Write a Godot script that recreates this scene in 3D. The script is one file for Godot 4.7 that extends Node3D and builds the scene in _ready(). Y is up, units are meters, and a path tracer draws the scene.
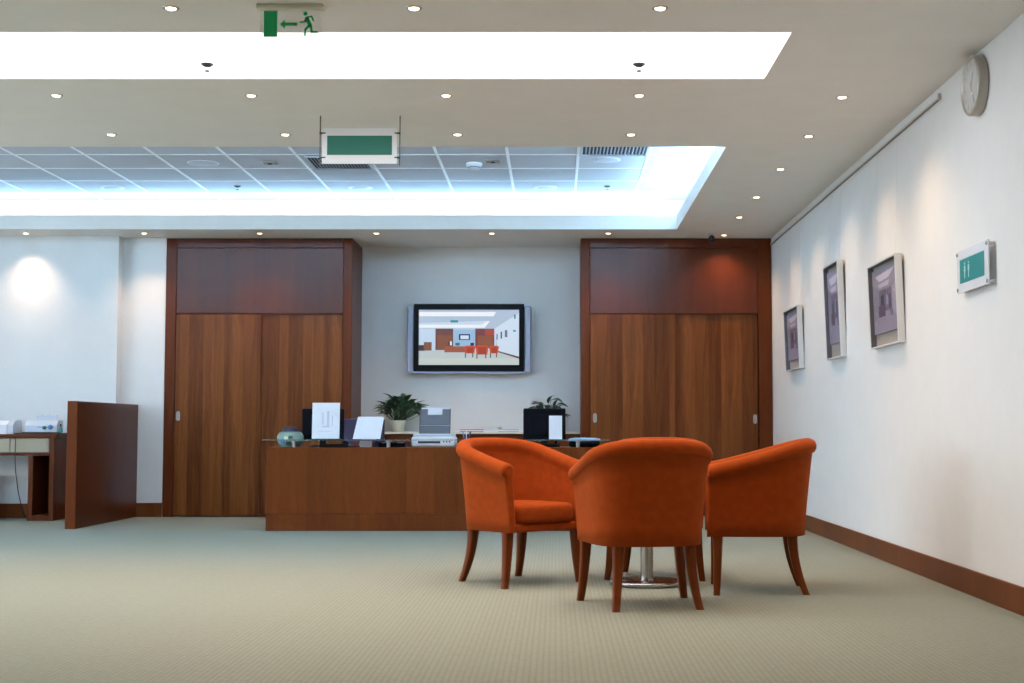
extends Node3D

# ---------------------------------------------------------------- measures (metres)
const EYE := 0.82          # camera height
const FOCAL := 1390.0      # focal length in pixels of a 1024 x 683 frame
const CEIL := 2.684        # main ceiling
const TILE_Y := 3.16       # tiled ceiling inside the recess
const WALL_X := 2.085      # right wall
const CAB_Z := -13.361     # front of the built-in cabinets
const WIN_Z := -4.7          # where the windows of the left wall begin
const NICHE_Z := -14.05    # wall behind the reception

# light levels
const PANEL_GLOW := 1.3
const PANEL_POWER := 1.7
const COVE_POWER := 0.8
const SPOT_POWER := 0.78
const NTH := ["nearest", "second", "third", "fourth", "fifth", "sixth"]
const DAY := 7.0
const EXPOSURE := 1.41

var M := {}
var taken := {}
var rng := RandomNumberGenerator.new()

# ================================================================ mesh helpers
# a shape is {smooth group: PackedVector3Array of triangles}
func tri(s: Dictionary, a: Vector3, b: Vector3, c: Vector3, g := -1) -> void:
	if not s.has(g):
		s[g] = PackedVector3Array()
	var p: PackedVector3Array = s[g]
	p.append(a); p.append(b); p.append(c)
	s[g] = p

func quad(s: Dictionary, a: Vector3, b: Vector3, c: Vector3, d: Vector3, g := -1) -> void:
	tri(s, a, b, c, g)
	tri(s, a, c, d, g)

func add(s: Dictionary, o: Dictionary) -> Dictionary:
	for g in o:
		if not s.has(g):
			s[g] = PackedVector3Array()
		var p: PackedVector3Array = s[g]
		p.append_array(o[g])
		s[g] = p
	return s

func moved(o: Dictionary, t: Transform3D) -> Dictionary:
	var r := {}
	for g in o:
		var p := PackedVector3Array()
		for v in o[g]:
			p.append(t * v)
		r[g] = p
	return r

# makes a closed shape face outwards, so that several may share a mesh
func outward(s: Dictionary) -> Dictionary:
	var vol := 0.0
	for g in s:
		var p: PackedVector3Array = s[g]
		for i in range(0, p.size(), 3):
			vol += p[i].dot(p[i + 1].cross(p[i + 2]))
	if vol > 0.0:   # clockwise fronts have a negative sum
		for g in s:
			var p: PackedVector3Array = s[g]
			for i in range(0, p.size(), 3):
				var k := p[i + 1]
				p[i + 1] = p[i + 2]
				p[i + 2] = k
			s[g] = p
	return s

func to_mesh(s: Dictionary, m: Material) -> ArrayMesh:
	var st := SurfaceTool.new()
	st.begin(Mesh.PRIMITIVE_TRIANGLES)
	for g in s:
		st.set_smooth_group(g)
		for v in s[g]:
			st.add_vertex(v)
	st.generate_normals()
	st.set_material(m)
	return st.commit()

# chamfered box between two corners
func box(x0: float, y0: float, z0: float, x1: float, y1: float, z1: float, b := 0.004) -> Dictionary:
	var lo := Vector3(minf(x0, x1), minf(y0, y1), minf(z0, z1))
	var hi := Vector3(maxf(x0, x1), maxf(y0, y1), maxf(z0, z1))
	var c := (lo + hi) / 2.0
	var h := (hi - lo) / 2.0
	b = minf(b, minf(h.x, minf(h.y, h.z)) * 0.49)
	var s := {}
	for ax in 3:
		var u := (ax + 1) % 3
		var v := (ax + 2) % 3
		for sg in [-1.0, 1.0]:
			var q := []
			for k in [[-1, -1], [1, -1], [1, 1], [-1, 1]]:
				var p := Vector3.ZERO
				p[ax] = sg * h[ax]
				p[u] = k[0] * (h[u] - b)
				p[v] = k[1] * (h[v] - b)
				q.append(c + p)
			if sg > 0:
				quad(s, q[0], q[3], q[2], q[1])
			else:
				quad(s, q[0], q[1], q[2], q[3])
	if b <= 0.0:
		return s
	for ax in 3:      # edges run along ax
		var u := (ax + 1) % 3
		var v := (ax + 2) % 3
		for su in [-1.0, 1.0]:
			for sv in [-1.0, 1.0]:
				var q := []
				for k in [[0, -1.0], [0, 1.0], [1, 1.0], [1, -1.0]]:
					var p := Vector3.ZERO
					p[ax] = k[1] * (h[ax] - b)
					p[u] = su * (h[u] if k[0] == 0 else h[u] - b)
					p[v] = sv * (h[v] if k[0] == 1 else h[v] - b)
					q.append(c + p)
				if su * sv > 0:
					quad(s, q[0], q[1], q[2], q[3])
				else:
					quad(s, q[0], q[3], q[2], q[1])
	for sx in [-1.0, 1.0]:
		for sy in [-1.0, 1.0]:
			for sz in [-1.0, 1.0]:
				var a := c + Vector3(sx * h.x, sy * (h.y - b), sz * (h.z - b))
				var d := c + Vector3(sx * (h.x - b), sy * h.y, sz * (h.z - b))
				var e := c + Vector3(sx * (h.x - b), sy * (h.y - b), sz * h.z)
				if sx * sy * sz > 0:
					tri(s, a, e, d)
				else:
					tri(s, a, d, e)
	return s

# rings of equal length joined to a tube; ends capped
func loft(rings: Array, caps := true, group := 1) -> Dictionary:
	var s := {}
	for i in rings.size() - 1:
		var r0: Array = rings[i]
		var r1: Array = rings[i + 1]
		for k in r0.size():
			var n := (k + 1) % r0.size()
			quad(s, r0[k], r0[n], r1[n], r1[k], group)
	if caps:
		for e in 2:
			var r: Array = rings[0] if e == 0 else rings[-1]
			var mid := Vector3.ZERO
			for p in r:
				mid += p
			mid /= r.size()
			for k in r.size():
				var n := (k + 1) % r.size()
				if e == 0:
					tri(s, mid, r[n], r[k])
				else:
					tri(s, mid, r[k], r[n])
	return outward(s)

# turned shape: profile of (radius, height) round the y axis
func lathe(profile: Array, n := 24, smooth := true) -> Dictionary:
	var rings := []
	for p in profile:
		var r := []
		for k in n:
			var a := TAU * k / n
			r.append(Vector3(cos(a) * p[0], p[1], sin(a) * p[0]))
		rings.append(r)
	var s := {}
	for i in rings.size() - 1:
		for k in n:
			var m := (k + 1) % n
			quad(s, rings[i][k], rings[i][m], rings[i + 1][m], rings[i + 1][k], (i + 1) if not smooth else 1)
	for e in 2:
		var i := 0 if e == 0 else rings.size() - 1
		if profile[i][0] > 0.0001:
			var mid := Vector3(0, profile[i][1], 0)
			for k in n:
				var m := (k + 1) % n
				if e == 0:
					tri(s, mid, rings[i][m], rings[i][k])
				else:
					tri(s, mid, rings[i][k], rings[i][m])
	return outward(s)

func tube(path: Array, r: float, n := 8) -> Dictionary:
	var rings := []
	for i in path.size():
		var a: Vector3 = path[maxi(i - 1, 0)]
		var b: Vector3 = path[mini(i + 1, path.size() - 1)]
		var d := (b - a).normalized()
		var u := d.cross(Vector3.UP if absf(d.y) < 0.9 else Vector3.RIGHT).normalized()
		var v := d.cross(u)
		var ring := []
		for k in n:
			var t := TAU * k / n
			ring.append(path[i] + (u * cos(t) + v * sin(t)) * r)
		rings.append(ring)
	return loft(rings)

# flat outline (x, y) given a thickness along z
func prism(pts: Array, z0: float, z1: float) -> Dictionary:
	var s := {}
	var poly := PackedVector2Array()
	for p in pts:
		poly.append(p)
	var ids := Geometry2D.triangulate_polygon(poly)
	for i in range(0, ids.size(), 3):
		var a := poly[ids[i]]
		var b := poly[ids[i + 1]]
		var c := poly[ids[i + 2]]
		if (b - a).cross(c - a) < 0:
			var k := b
			b = c
			c = k
		tri(s, Vector3(a.x, a.y, z1), Vector3(c.x, c.y, z1), Vector3(b.x, b.y, z1))
		tri(s, Vector3(a.x, a.y, z0), Vector3(b.x, b.y, z0), Vector3(c.x, c.y, z0))
	var ccw := not Geometry2D.is_polygon_clockwise(poly)
	for i in poly.size():
		var a := poly[i]
		var b := poly[(i + 1) % poly.size()]
		if not ccw:
			var k := a
			a = b
			b = k
		quad(s, Vector3(a.x, a.y, z0), Vector3(a.x, a.y, z1), Vector3(b.x, b.y, z1), Vector3(b.x, b.y, z0))
	return s

func disc_points(cx: float, cy: float, r: float, n := 12) -> Array:
	var o := []
	for k in n:
		o.append(Vector2(cx + cos(TAU * k / n) * r, cy + sin(TAU * k / n) * r))
	return o

func bar_points(a: Vector2, b: Vector2, w: float) -> Array:
	var n := (b - a).normalized().orthogonal() * w / 2.0
	var e := (b - a).normalized() * w * 0.3
	return [a - e + n, b + e + n, b + e - n, a - e - n]

# ================================================================ node helpers
func numbered(called: String) -> String:
	var k: int = taken.get(called, 0)
	taken[called] = k + 1
	return called if k == 0 else "%s_%03d" % [called, k]

func part(called: String, s: Dictionary, m: Material, parent: Node3D, label := "") -> MeshInstance3D:
	return part_mesh(called, to_mesh(s, m), parent, label)

func part_mesh(called: String, mesh: Mesh, parent: Node3D, label := "") -> MeshInstance3D:
	var o := MeshInstance3D.new()
	o.name = called
	o.mesh = mesh
	o.cast_shadow = GeometryInstance3D.SHADOW_CASTING_SETTING_ON
	parent.add_child(o, true)
	if label:
		o.set_meta("label", label)
	return o

func tag(o: Node3D, label: String, category: String, group := "") -> Node3D:
	o.set_meta("label", label)
	o.set_meta("category", category)
	if group:
		o.set_meta("group", group)
	return o

func thing(called: String, label: String, category: String, at := Vector3.ZERO, group := "") -> Node3D:
	var o := Node3D.new()
	o.name = numbered(called)
	add_child(o)
	o.position = at
	tag(o, label, category, group)
	return o

func struct(called: String, s: Dictionary, m: Material, label: String) -> MeshInstance3D:
	var o := part(numbered(called), s, m, self, label)
	o.set_meta("kind", "structure")
	return o

func copy(o: Node3D, label := "") -> Node3D:
	var c: Node3D = o.duplicate()
	var base := String(o.name).trim_suffix("_" + String(o.name).get_slice("_", String(o.name).get_slice_count("_") - 1)) if String(o.name).right(3).is_valid_int() else String(o.name)
	c.name = numbered(base)
	add_child(c)
	if label:
		c.set_meta("label", label)
	return c

# ================================================================ materials
func mat(key: String, c: Color, rough := 0.8, metal := 0.0) -> StandardMaterial3D:
	var m := StandardMaterial3D.new()
	m.resource_name = key
	m.albedo_color = c
	m.roughness = rough
	m.metallic = metal
	M[key] = m
	return m

func rgb(r: int, g: int, b: int) -> Color:
	return Color8(r, g, b)

func glow(key: String, c: Color, energy: float) -> StandardMaterial3D:
	var m := mat(key, Color(0.9, 0.9, 0.9), 0.6)
	m.emission_enabled = true
	m.emission = c
	m.emission_energy_multiplier = energy
	return m

func pane(key: String, c: Color, alpha: float, rough := 0.02) -> StandardMaterial3D:
	var m := mat(key, Color(c.r, c.g, c.b, alpha), rough)
	m.transparency = BaseMaterial3D.TRANSPARENCY_ALPHA
	return m

func wood_image(w: int, h: int, leaves: int, sd: int, contrast: float) -> Image:
	var img := Image.create(w, h, false, Image.FORMAT_RGB8)
	var r := RandomNumberGenerator.new()
	r.seed = sd
	var fine := FastNoiseLite.new()
	fine.seed = sd
	fine.frequency = 1.0
	fine.fractal_octaves = 3
	var wide := FastNoiseLite.new()
	wide.seed = sd + 5
	wide.frequency = 1.0
	var tone := []
	var edge := []
	var x0 := 0.0
	for k in leaves:
		tone.append(r.randf_range(-1.0, 1.0))
		x0 += r.randf_range(0.6, 1.4)
		edge.append(x0)
	for k in leaves:
		edge[k] = edge[k] / x0 * w
	var dark := Vector3(74, 34, 13)
	var light := Vector3(152, 88, 42)
	var leaf := 0
	for x in w:
		while leaf < leaves - 1 and x > edge[leaf]:
			leaf += 1
		for y in h:
			var fx := float(x) / w
			var fy := float(y) / h
			var bend := wide.get_noise_2d(fx * 9.0 + leaf * 7.3, fy * 2.2) * 0.035
			var g := fine.get_noise_2d((fx + bend) * 95.0, fy * 3.0 + leaf * 3.1)
			var g2 := fine.get_noise_2d((fx + bend) * 22.0 + 40.0, fy * 1.3 + leaf * 11.0)
			var g3 := fine.get_noise_2d(fx * 420.0, fy * 22.0)
			var t: float = clampf(0.45 + contrast * (0.20 * tone[leaf] + 0.12 * g + 0.24 * g2) + 0.08 * g3, 0.0, 1.0)
			var c := dark.lerp(light, t)
			img.set_pixel(x, y, Color(c.x / 255.0, c.y / 255.0, c.z / 255.0))
	return img

func wood(key: String, tex: Texture2D, tint: Color, scale: Vector3, offset: Vector3, rough: float) -> StandardMaterial3D:
	var m := mat(key, tint, rough)
	m.albedo_texture = tex
	m.uv1_triplanar = true
	m.uv1_world_triplanar = true
	m.uv1_triplanar_sharpness = 8.0
	m.uv1_scale = scale
	m.uv1_offset = offset
	m.metallic_specular = 0.28
	m.texture_filter = BaseMaterial3D.TEXTURE_FILTER_LINEAR_WITH_MIPMAPS_ANISOTROPIC
	return m

func carpet_images() -> Array:
	var n := 256           # 0.176 m: eight ribs of 22 mm, each a row of loops
	var col := Image.create(n, n, false, Image.FORMAT_RGB8)
	var hgt := Image.create(n, n, false, Image.FORMAT_RGB8)
	var r := RandomNumberGenerator.new()
	r.seed = 3
	var tones := []
	for i in 16:
		var row := []
		for k in 16:
			row.append(r.randf_range(-0.05, 0.05))
		tones.append(row)
	for x in n:
		for y in n:
			var u := float(x) / n * 8.0
			var rib := int(u)
			var fu := u - rib
			var v := float(y) / n * 16.0 + (0.5 if rib % 2 == 1 else 0.0)
			var lp := int(v) % 16
			var fv := v - floorf(v)
			var a := 1.0 - pow(absf(fu - 0.5) * 2.0, 2.0)
			var b := 1.0 - pow(absf(fv - 0.5) * 2.0, 2.0)
			var t := 0.62 * a + 0.38 * b * a
			var k: float = 0.90 + 0.07 * t + 0.5 * tones[rib * 2 + (lp % 2)][lp] + r.randf_range(-0.04, 0.04)
			col.set_pixel(x, y, Color(minf(1.0, 0.545 * k), minf(1.0, 0.56 * k), minf(1.0, 0.507 * k)))
			hgt.set_pixel(x, y, Color(t, t, t))
	col.generate_mipmaps()
	return [ImageTexture.create_from_image(col), ImageTexture.create_from_image(hgt)]

func noise_tex(freq: float, a: Color, b: Color, sd := 1, size := 256) -> NoiseTexture2D:
	var f := FastNoiseLite.new()
	f.seed = sd
	f.frequency = freq
	f.fractal_octaves = 4
	var t := NoiseTexture2D.new()
	t.width = size
	t.height = size
	t.seamless = true
	t.noise = f
	var g := Gradient.new()
	g.set_color(0, a)
	g.set_color(1, b)
	t.color_ramp = g
	return t

func materials() -> void:
	var wi := wood_image(512, 768, 20, 11, 1.0)
	wi.generate_mipmaps()
	var wt := ImageTexture.create_from_image(wi)
	var wq := wood_image(384, 512, 14, 17, 0.42)      # quieter veneer
	wq.generate_mipmaps()
	var qt := ImageTexture.create_from_image(wq)
	wood("door_wood", wt, Color(1, 1, 1), Vector3(1 / 1.7, 1 / 2.75, 1 / 1.7), Vector3(0.13, 0.02, 0.3), 0.36)
	wood("door_wood_pale", wt, Color(1, 1, 1), Vector3(1 / 1.7, 1 / 2.75, 1 / 1.7), Vector3(0.57, 0.02, 0.1), 0.36)
	wood("panel_wood", qt, rgb(210, 178, 172), Vector3(1 / 1.9, 1 / 2.75, 1 / 1.9), Vector3(0.33, 0.02, 0.6), 0.32)
	M.panel_wood.metallic_specular = 0.42
	wood("frame_wood", qt, rgb(226, 200, 190), Vector3(1 / 1.3, 1 / 2.75, 1 / 1.3), Vector3(0.7, 0.02, 0.2), 0.34)
	wood("desk_wood", qt, rgb(248, 230, 210), Vector3(1 / 2.4, 1 / 2.75, 1 / 2.4), Vector3(0.21, 0.3, 0.4), 0.4)
	wood("plinth_wood", qt, rgb(240, 220, 200), Vector3(1 / 2.9, 1 / 5.0, 1 / 2.9), Vector3(0.5, 0.1, 0.1), 0.45)
	wood("partition_wood", qt, rgb(190, 160, 148), Vector3(1 / 2.6, 1 / 2.75, 1 / 2.6), Vector3(0.8, 0.4, 0.45), 0.34)
	wood("skirting_wood", qt, rgb(246, 244, 240), Vector3(1 / 2.2, 1 / 6.0, 1 / 6.0), Vector3(0.2, 0.1, 0.1), 0.4)
	wood("leg_wood", qt, rgb(255, 234, 208), Vector3(3.0, 1.2, 3.0), Vector3(0.2, 0.1, 0.1), 0.35)
	M.leg_wood.uv1_world_triplanar = false
	var ct := carpet_images()
	var c := mat("carpet", Color(1, 1, 1), 0.95)
	c.albedo_texture = ct[0]
	c.uv1_triplanar = true
	c.uv1_world_triplanar = true
	c.uv1_scale = Vector3.ONE / 0.176
	c.heightmap_enabled = true
	c.heightmap_texture = ct[1]
	c.heightmap_scale = 0.12
	var p := mat("wall_paint", Color(1, 1, 1), 0.75)
	p.albedo_texture = noise_tex(0.02, rgb(231, 232, 232), rgb(234, 235, 234), 4)
	p.uv1_triplanar = true
	p.uv1_world_triplanar = true
	p.uv1_scale = Vector3.ONE * 0.8
	var q := mat("ceiling_paint", Color(1, 1, 1), 0.85)
	q.albedo_texture = noise_tex(0.02, rgb(236, 232, 225), rgb(240, 236, 229), 9)
	q.uv1_triplanar = true
	q.uv1_world_triplanar = true
	q.uv1_scale = Vector3.ONE * 0.6
	mat("recess_paint", rgb(240, 242, 245), 0.8)
	var tl := mat("tile", Color(1, 1, 1), 0.9)
	tl.albedo_texture = noise_tex(0.25, rgb(188, 192, 200), rgb(212, 215, 222), 21)
	tl.uv1_triplanar = true
	tl.uv1_world_triplanar = true
	tl.uv1_scale = Vector3.ONE * 2.0
	mat("rail", rgb(248, 249, 251), 0.4)
	var v := mat("velvet", rgb(160, 67, 22), 0.85)
	v.albedo_texture = noise_tex(0.03, rgb(226, 226, 226), rgb(255, 255, 255), 31)
	v.uv1_triplanar = true
	v.uv1_scale = Vector3.ONE * 2.0
	v.rim_enabled = true
	v.rim = 1.0
	v.metallic_specular = 0.15
	v.rim_tint = 0.84
	mat("steel", rgb(190, 188, 186), 0.22, 1.0)
	mat("brushed", rgb(175, 174, 172), 0.38, 1.0)
	mat("chrome", rgb(215, 215, 215), 0.1, 1.0)
	mat("silver", rgb(182, 188, 208), 0.4)
	mat("silver_frame", rgb(212, 215, 216), 0.4)
	mat("black", rgb(17, 18, 22), 0.3)
	mat("black_matte", rgb(14, 15, 22), 0.5)
	M.black_matte.metallic_specular = 0.2
	mat("dark_grey", rgb(52, 52, 58), 0.6)
	mat("grey", rgb(98, 98, 104), 0.6)
	mat("white", rgb(238, 240, 245), 0.5)
	mat("paper", rgb(240, 242, 250), 0.8)
	mat("print_grey", rgb(205, 212, 228), 0.8)
	mat("pale_grey", rgb(208, 212, 220), 0.5)
	mat("beige", rgb(172, 158, 134), 0.6)
	mat("cream", rgb(226, 221, 200), 0.5)
	mat("exit_green", rgb(14, 188, 110), 0.5)
	mat("sign_green", rgb(8, 116, 98), 0.45)
	mat("teal", rgb(38, 140, 138), 0.45)
	mat("figure_pale", rgb(176, 216, 216), 0.5)
	mat("lining", rgb(96, 96, 106), 0.6)  # shade inside the picture frames, given as a dark colour
	mat("gloss_black", rgb(9, 9, 13), 0.4)
	M.gloss_black.metallic_specular = 0.25
	mat("blue", rgb(64, 120, 170), 0.5)
	mat("pale_blue", rgb(150, 190, 218), 0.35)
	mat("navy", rgb(30, 33, 60), 0.4)
	mat("pale_green", rgb(128, 150, 138), 0.35)
	mat("leaf_green", rgb(62, 98, 66), 0.45)
	mat("leaf_dark", rgb(42, 76, 56), 0.45)
	mat("soil", rgb(58, 44, 34), 0.95)
	mat("binder_red", rgb(98, 30, 42), 0.5)
	mat("orange_card", rgb(206, 98, 62), 0.7)
	mat("manila", rgb(200, 168, 104), 0.7)
	mat("plum", rgb(60, 46, 68), 0.8)
	mat("mount_board", rgb(158, 150, 142), 0.8)
	mat("clock_metal", rgb(186, 180, 170), 0.35, 0.3)
	mat("rail_metal", rgb(206, 203, 196), 0.4, 0.1)
	mat("dark_metal", rgb(88, 86, 84), 0.4, 0.7)
	mat("vent_dark", rgb(58, 62, 70), 0.7)
	mat("vent_slat", rgb(178, 182, 190), 0.5)
	pane("glass", rgb(150, 205, 195), 0.16)
	pane("clear", rgb(235, 240, 240), 0.12)
	pane("frosted", rgb(244, 247, 252), 0.8, 0.25)
	pane("acrylic", rgb(225, 235, 235), 0.2, 0.05)
	glow("panel_glow", Color(1.0, 0.985, 0.97), PANEL_GLOW)
	glow("tube_glow", Color(0.8, 0.9, 1.0), 3.0)
	glow("lens_glow", Color(1.0, 0.92, 0.8), 5.0)

# ================================================================ pictures on flat things
func fill_poly(img: Image, pts: Array, c: Color) -> void:
	var w := img.get_width()
	var h := img.get_height()
	var poly := PackedVector2Array()
	var lo := Vector2(1e9, 1e9)
	var hi := Vector2(-1e9, -1e9)
	for p in pts:
		var q := Vector2(p[0] * w, p[1] * h)
		poly.append(q)
		lo = lo.min(q)
		hi = hi.max(q)
	for y in range(maxi(0, int(lo.y)), mini(h, int(hi.y) + 1)):
		for x in range(maxi(0, int(lo.x)), mini(w, int(hi.x) + 1)):
			if Geometry2D.is_point_in_polygon(Vector2(x + 0.5, y + 0.5), poly):
				img.set_pixel(x, y, c)

func rect(img: Image, u0: float, v0: float, u1: float, v1: float, c: Color) -> void:
	var w := img.get_width()
	var h := img.get_height()
	img.fill_rect(Rect2i(int(u0 * w), int(v0 * h), maxi(1, int((u1 - u0) * w)), maxi(1, int((v1 - v0) * h))), c)

func screen_image() -> Image:
	var i := Image.create(400, 222, false, Image.FORMAT_RGB8)
	i.fill(rgb(178, 196, 218))
	fill_poly(i, [[0, 0], [1, 0], [1, 0.05], [0.76, 0.34], [0, 0.34]], rgb(184, 200, 222))
	fill_poly(i, [[0, 0.04], [0.77, 0.04], [0.745, 0.115], [0, 0.115]], rgb(252, 253, 255))
	fill_poly(i, [[0, 0.24], [0.71, 0.2], [0.655, 0.335], [0, 0.335]], rgb(205, 226, 250))
	fill_poly(i, [[0, 0.27], [0.62, 0.27], [0.67, 0.22], [0.71, 0.2], [0.655, 0.325], [0, 0.325]], rgb(252, 254, 255))
	rect(i, 0.315, 0.19, 0.39, 0.235, rgb(20, 140, 130))
	rect(i, 0.0, 0.345, 0.77, 0.4, rgb(206, 224, 246))
	rect(i, 0.0, 0.36, 0.77, 0.74, rgb(204, 226, 250))
	rect(i, 0.345, 0.36, 0.565, 0.7, rgb(160, 196, 230))
	rect(i, 0.165, 0.345, 0.345, 0.735, rgb(112, 66, 58))
	rect(i, 0.185, 0.46, 0.33, 0.73, rgb(138, 82, 54))
	rect(i, 0.565, 0.345, 0.755, 0.7, rgb(120, 60, 62))
	rect(i, 0.66, 0.36, 0.755, 0.47, rgb(178, 70, 44))
	rect(i, 0.585, 0.47, 0.74, 0.7, rgb(146, 82, 48))
	rect(i, 0.4, 0.445, 0.512, 0.55, rgb(20, 26, 60))
	rect(i, 0.415, 0.465, 0.498, 0.535, rgb(226, 240, 252))
	rect(i, 0.0, 0.735, 1.0, 1.0, rgb(196, 208, 210))
	rect(i, 0.0, 0.88, 1.0, 1.0, rgb(208, 216, 210))
	fill_poly(i, [[0.757, 0.34], [1, 0.055], [1, 0.87], [0.79, 0.755]], rgb(216, 232, 250))
	fill_poly(i, [[0.79, 0.745], [1, 0.85], [1, 0.885], [0.79, 0.765]], rgb(92, 62, 60))
	rect(i, 0.775, 0.44, 0.787, 0.545, rgb(72, 84, 120))
	rect(i, 0.815, 0.4, 0.83, 0.53, rgb(80, 92, 124))
	rect(i, 0.858, 0.37, 0.885, 0.5, rgb(104, 116, 146))
	rect(i, 0.94, 0.365, 0.968, 0.405, rgb(60, 170, 190))
	rect(i, 0.95, 0.09, 0.965, 0.17, rgb(70, 110, 120))
	rect(i, 0.0, 0.64, 0.065, 0.745, rgb(72, 56, 60))
	rect(i, 0.05, 0.59, 0.128, 0.745, rgb(136, 88, 66))
	rect(i, 0.255, 0.665, 0.47, 0.775, rgb(166, 90, 62))
	rect(i, 0.295, 0.58, 0.335, 0.655, rgb(30, 34, 60))
	rect(i, 0.31, 0.575, 0.33, 0.65, rgb(248, 250, 255))
	rect(i, 0.365, 0.6, 0.41, 0.65, rgb(60, 110, 112))
	rect(i, 0.515, 0.6, 0.55, 0.65, rgb(20, 28, 50))
	for a in [[0.45, 0.65, 0.565, 0.79], [0.565, 0.645, 0.695, 0.81], [0.7, 0.65, 0.8, 0.79]]:
		fill_poly(i, [[a[0], a[1] + 0.02], [a[0] + 0.02, a[1]], [a[2] - 0.02, a[1]], [a[2], a[1] + 0.02], [a[2] - 0.012, a[3]], [a[0] + 0.012, a[3]]], rgb(206, 84, 44))
		fill_poly(i, [[a[0] + 0.025, a[1] + 0.03], [a[2] - 0.02, a[1] + 0.03], [a[2] - 0.025, a[3]], [a[0] + 0.03, a[3]]], rgb(176, 60, 30))
		rect(i, a[0] + 0.012, a[3], a[0] + 0.022, a[3] + 0.085, rgb(110, 62, 50))
		rect(i, a[2] - 0.03, a[3], a[2] - 0.02, a[3] + 0.075, rgb(110, 62, 50))
	return i

func print_image(w: int, h: int, sd: int) -> Image:
	var i := Image.create(w, h, false, Image.FORMAT_RGB8)
	i.fill(rgb(132, 124, 138))
	fill_poly(i, [[0, 0], [1, 0], [1, 0.2], [0.62, 0.33], [0.3, 0.33], [0, 0.22]], rgb(146, 138, 150))
	fill_poly(i, [[0.12, 0.1], [0.85, 0.06], [0.62, 0.18], [0.26, 0.2]], rgb(196, 190, 206))
	fill_poly(i, [[0.2, 0.24], [0.66, 0.22], [0.6, 0.29], [0.28, 0.3]], rgb(186, 178, 196))
	rect(i, 0.24, 0.34, 0.72, 0.68, rgb(104, 96, 116))
	rect(i, 0.3, 0.42, 0.42, 0.66, rgb(52, 46, 62))
	rect(i, 0.5, 0.4, 0.58, 0.6, rgb(150, 142, 160))
	rect(i, 0.6, 0.44, 0.68, 0.66, rgb(62, 56, 74))
	fill_poly(i, [[0.72, 0.34], [1, 0.2], [1, 0.9], [0.72, 0.68]], rgb(160, 152, 170))
	fill_poly(i, [[0.24, 0.68], [0.72, 0.68], [1, 0.9], [1, 1], [0, 1], [0, 0.82]], rgb(144, 136, 154))
	rect(i, 0.2, 0.58, 0.46, 0.76, rgb(82, 58, 74))
	rect(i, 0.62, 0.68, 0.74, 0.78, rgb(110, 100, 116))
	var r := RandomNumberGenerator.new()
	r.seed = sd
	for k in 60:
		var u := r.randf_range(0.05, 0.9)
		var v := r.randf_range(0.3, 0.9)
		var d := r.randi_range(-22, 22)
		var c := i.get_pixel(int(u * w), int(v * h))
		rect(i, u, v, u + r.randf_range(0.01, 0.05), v + r.randf_range(0.01, 0.07), Color(c.r + d / 255.0, c.g + d / 255.0, c.b + d / 255.0))
	return i

# upright picture facing +z, with texture coordinates
func picture_quad(x0: float, y0: float, x1: float, y1: float, z: float, m: Material) -> ArrayMesh:
	var st := SurfaceTool.new()
	st.begin(Mesh.PRIMITIVE_TRIANGLES)
	for k in [[x0, y1, 0, 0], [x1, y1, 1, 0], [x1, y0, 1, 1], [x0, y1, 0, 0], [x1, y0, 1, 1], [x0, y0, 0, 1]]:
		st.set_normal(Vector3(0, 0, 1))
		st.set_uv(Vector2(k[2], k[3]))
		st.add_vertex(Vector3(k[0], k[1], z))
	st.set_material(m)
	return st.commit()

# ================================================================ start
func _ready() -> void:
	rng.seed = 7
	var near := 0.1
	var cam := Camera3D.new()
	cam.name = "camera"
	cam.projection = Camera3D.PROJECTION_FRUSTUM
	cam.near = near
	cam.far = 60.0
	cam.size = 2.0 * near * 341.5 / FOCAL
	cam.frustum_offset = Vector2(-(556.0 - 512.0) / FOCAL * near, 0.0)
	cam.position = Vector3(0, EYE, 0)
	cam.rotation.x = atan((431.0 - 341.5) / FOCAL)
	add_child(cam)
	cam.current = true
	var env := Environment.new()
	env.background_mode = Environment.BG_COLOR
	env.background_color = Color(0.87, 0.94, 1.0)
	env.background_energy_multiplier = DAY
	env.tonemap_mode = Environment.TONE_MAPPER_LINEAR
	env.tonemap_exposure = EXPOSURE
	env.sdfgi_enabled = true
	env.ssao_enabled = true
	env.ssil_enabled = true
	var we := WorldEnvironment.new()
	we.name = "environment"
	we.environment = env
	add_child(we)
	materials()
	light_panel()
	cove_lights()
	downlights()
	shell()
	tiled_ceiling()
	cabinets()
	partition()
	reception()
	credenza()
	chairs()
	television()
	wall_pictures()
	restroom_sign()
	clock()
	exit_sign()
	hanging_sign()
	side_desk()
	small_ceiling_things()

# ================================================================ lights
func area(parent: Node3D, at: Vector3, turn: Vector3, size: Vector2, c: Color, energy: float) -> void:
	var l := AreaLight3D.new()
	l.name = "light"
	l.area_size = size
	l.light_color = c
	l.light_energy = energy
	l.area_range = 30.0
	l.area_attenuation = 2.0
	l.shadow_enabled = true
	parent.add_child(l, true)
	l.position = at
	l.rotation = turn

func light_panel() -> void:
	var t := thing("light_panel", "long white glowing luminous panel set flush in the ceiling", "light panel", Vector3(0, CEIL, 0))
	var x := 1.104
	for k in 5:
		var w := 1.74
		part("diffuser", box(x - w, 0.022, -6.407, x, 0.036, -7.269, 0.0), M.panel_glow, t)
		area(t, Vector3(x - w / 2, 0.018, -6.838), Vector3(-PI / 2, 0, 0), Vector2(w - 0.02, 0.84), Color(0.97, 0.985, 1.0), PANEL_POWER)
		x -= w
	part("loose_wire", tube([Vector3(0.135, 0.02, -6.46), Vector3(0.12, -0.005, -6.465), Vector3(0.118, -0.03, -6.47), Vector3(0.128, -0.052, -6.47), Vector3(0.14, -0.064, -6.47)], 0.0012, 5), M.pale_grey, t, "thin loose wire")

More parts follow.
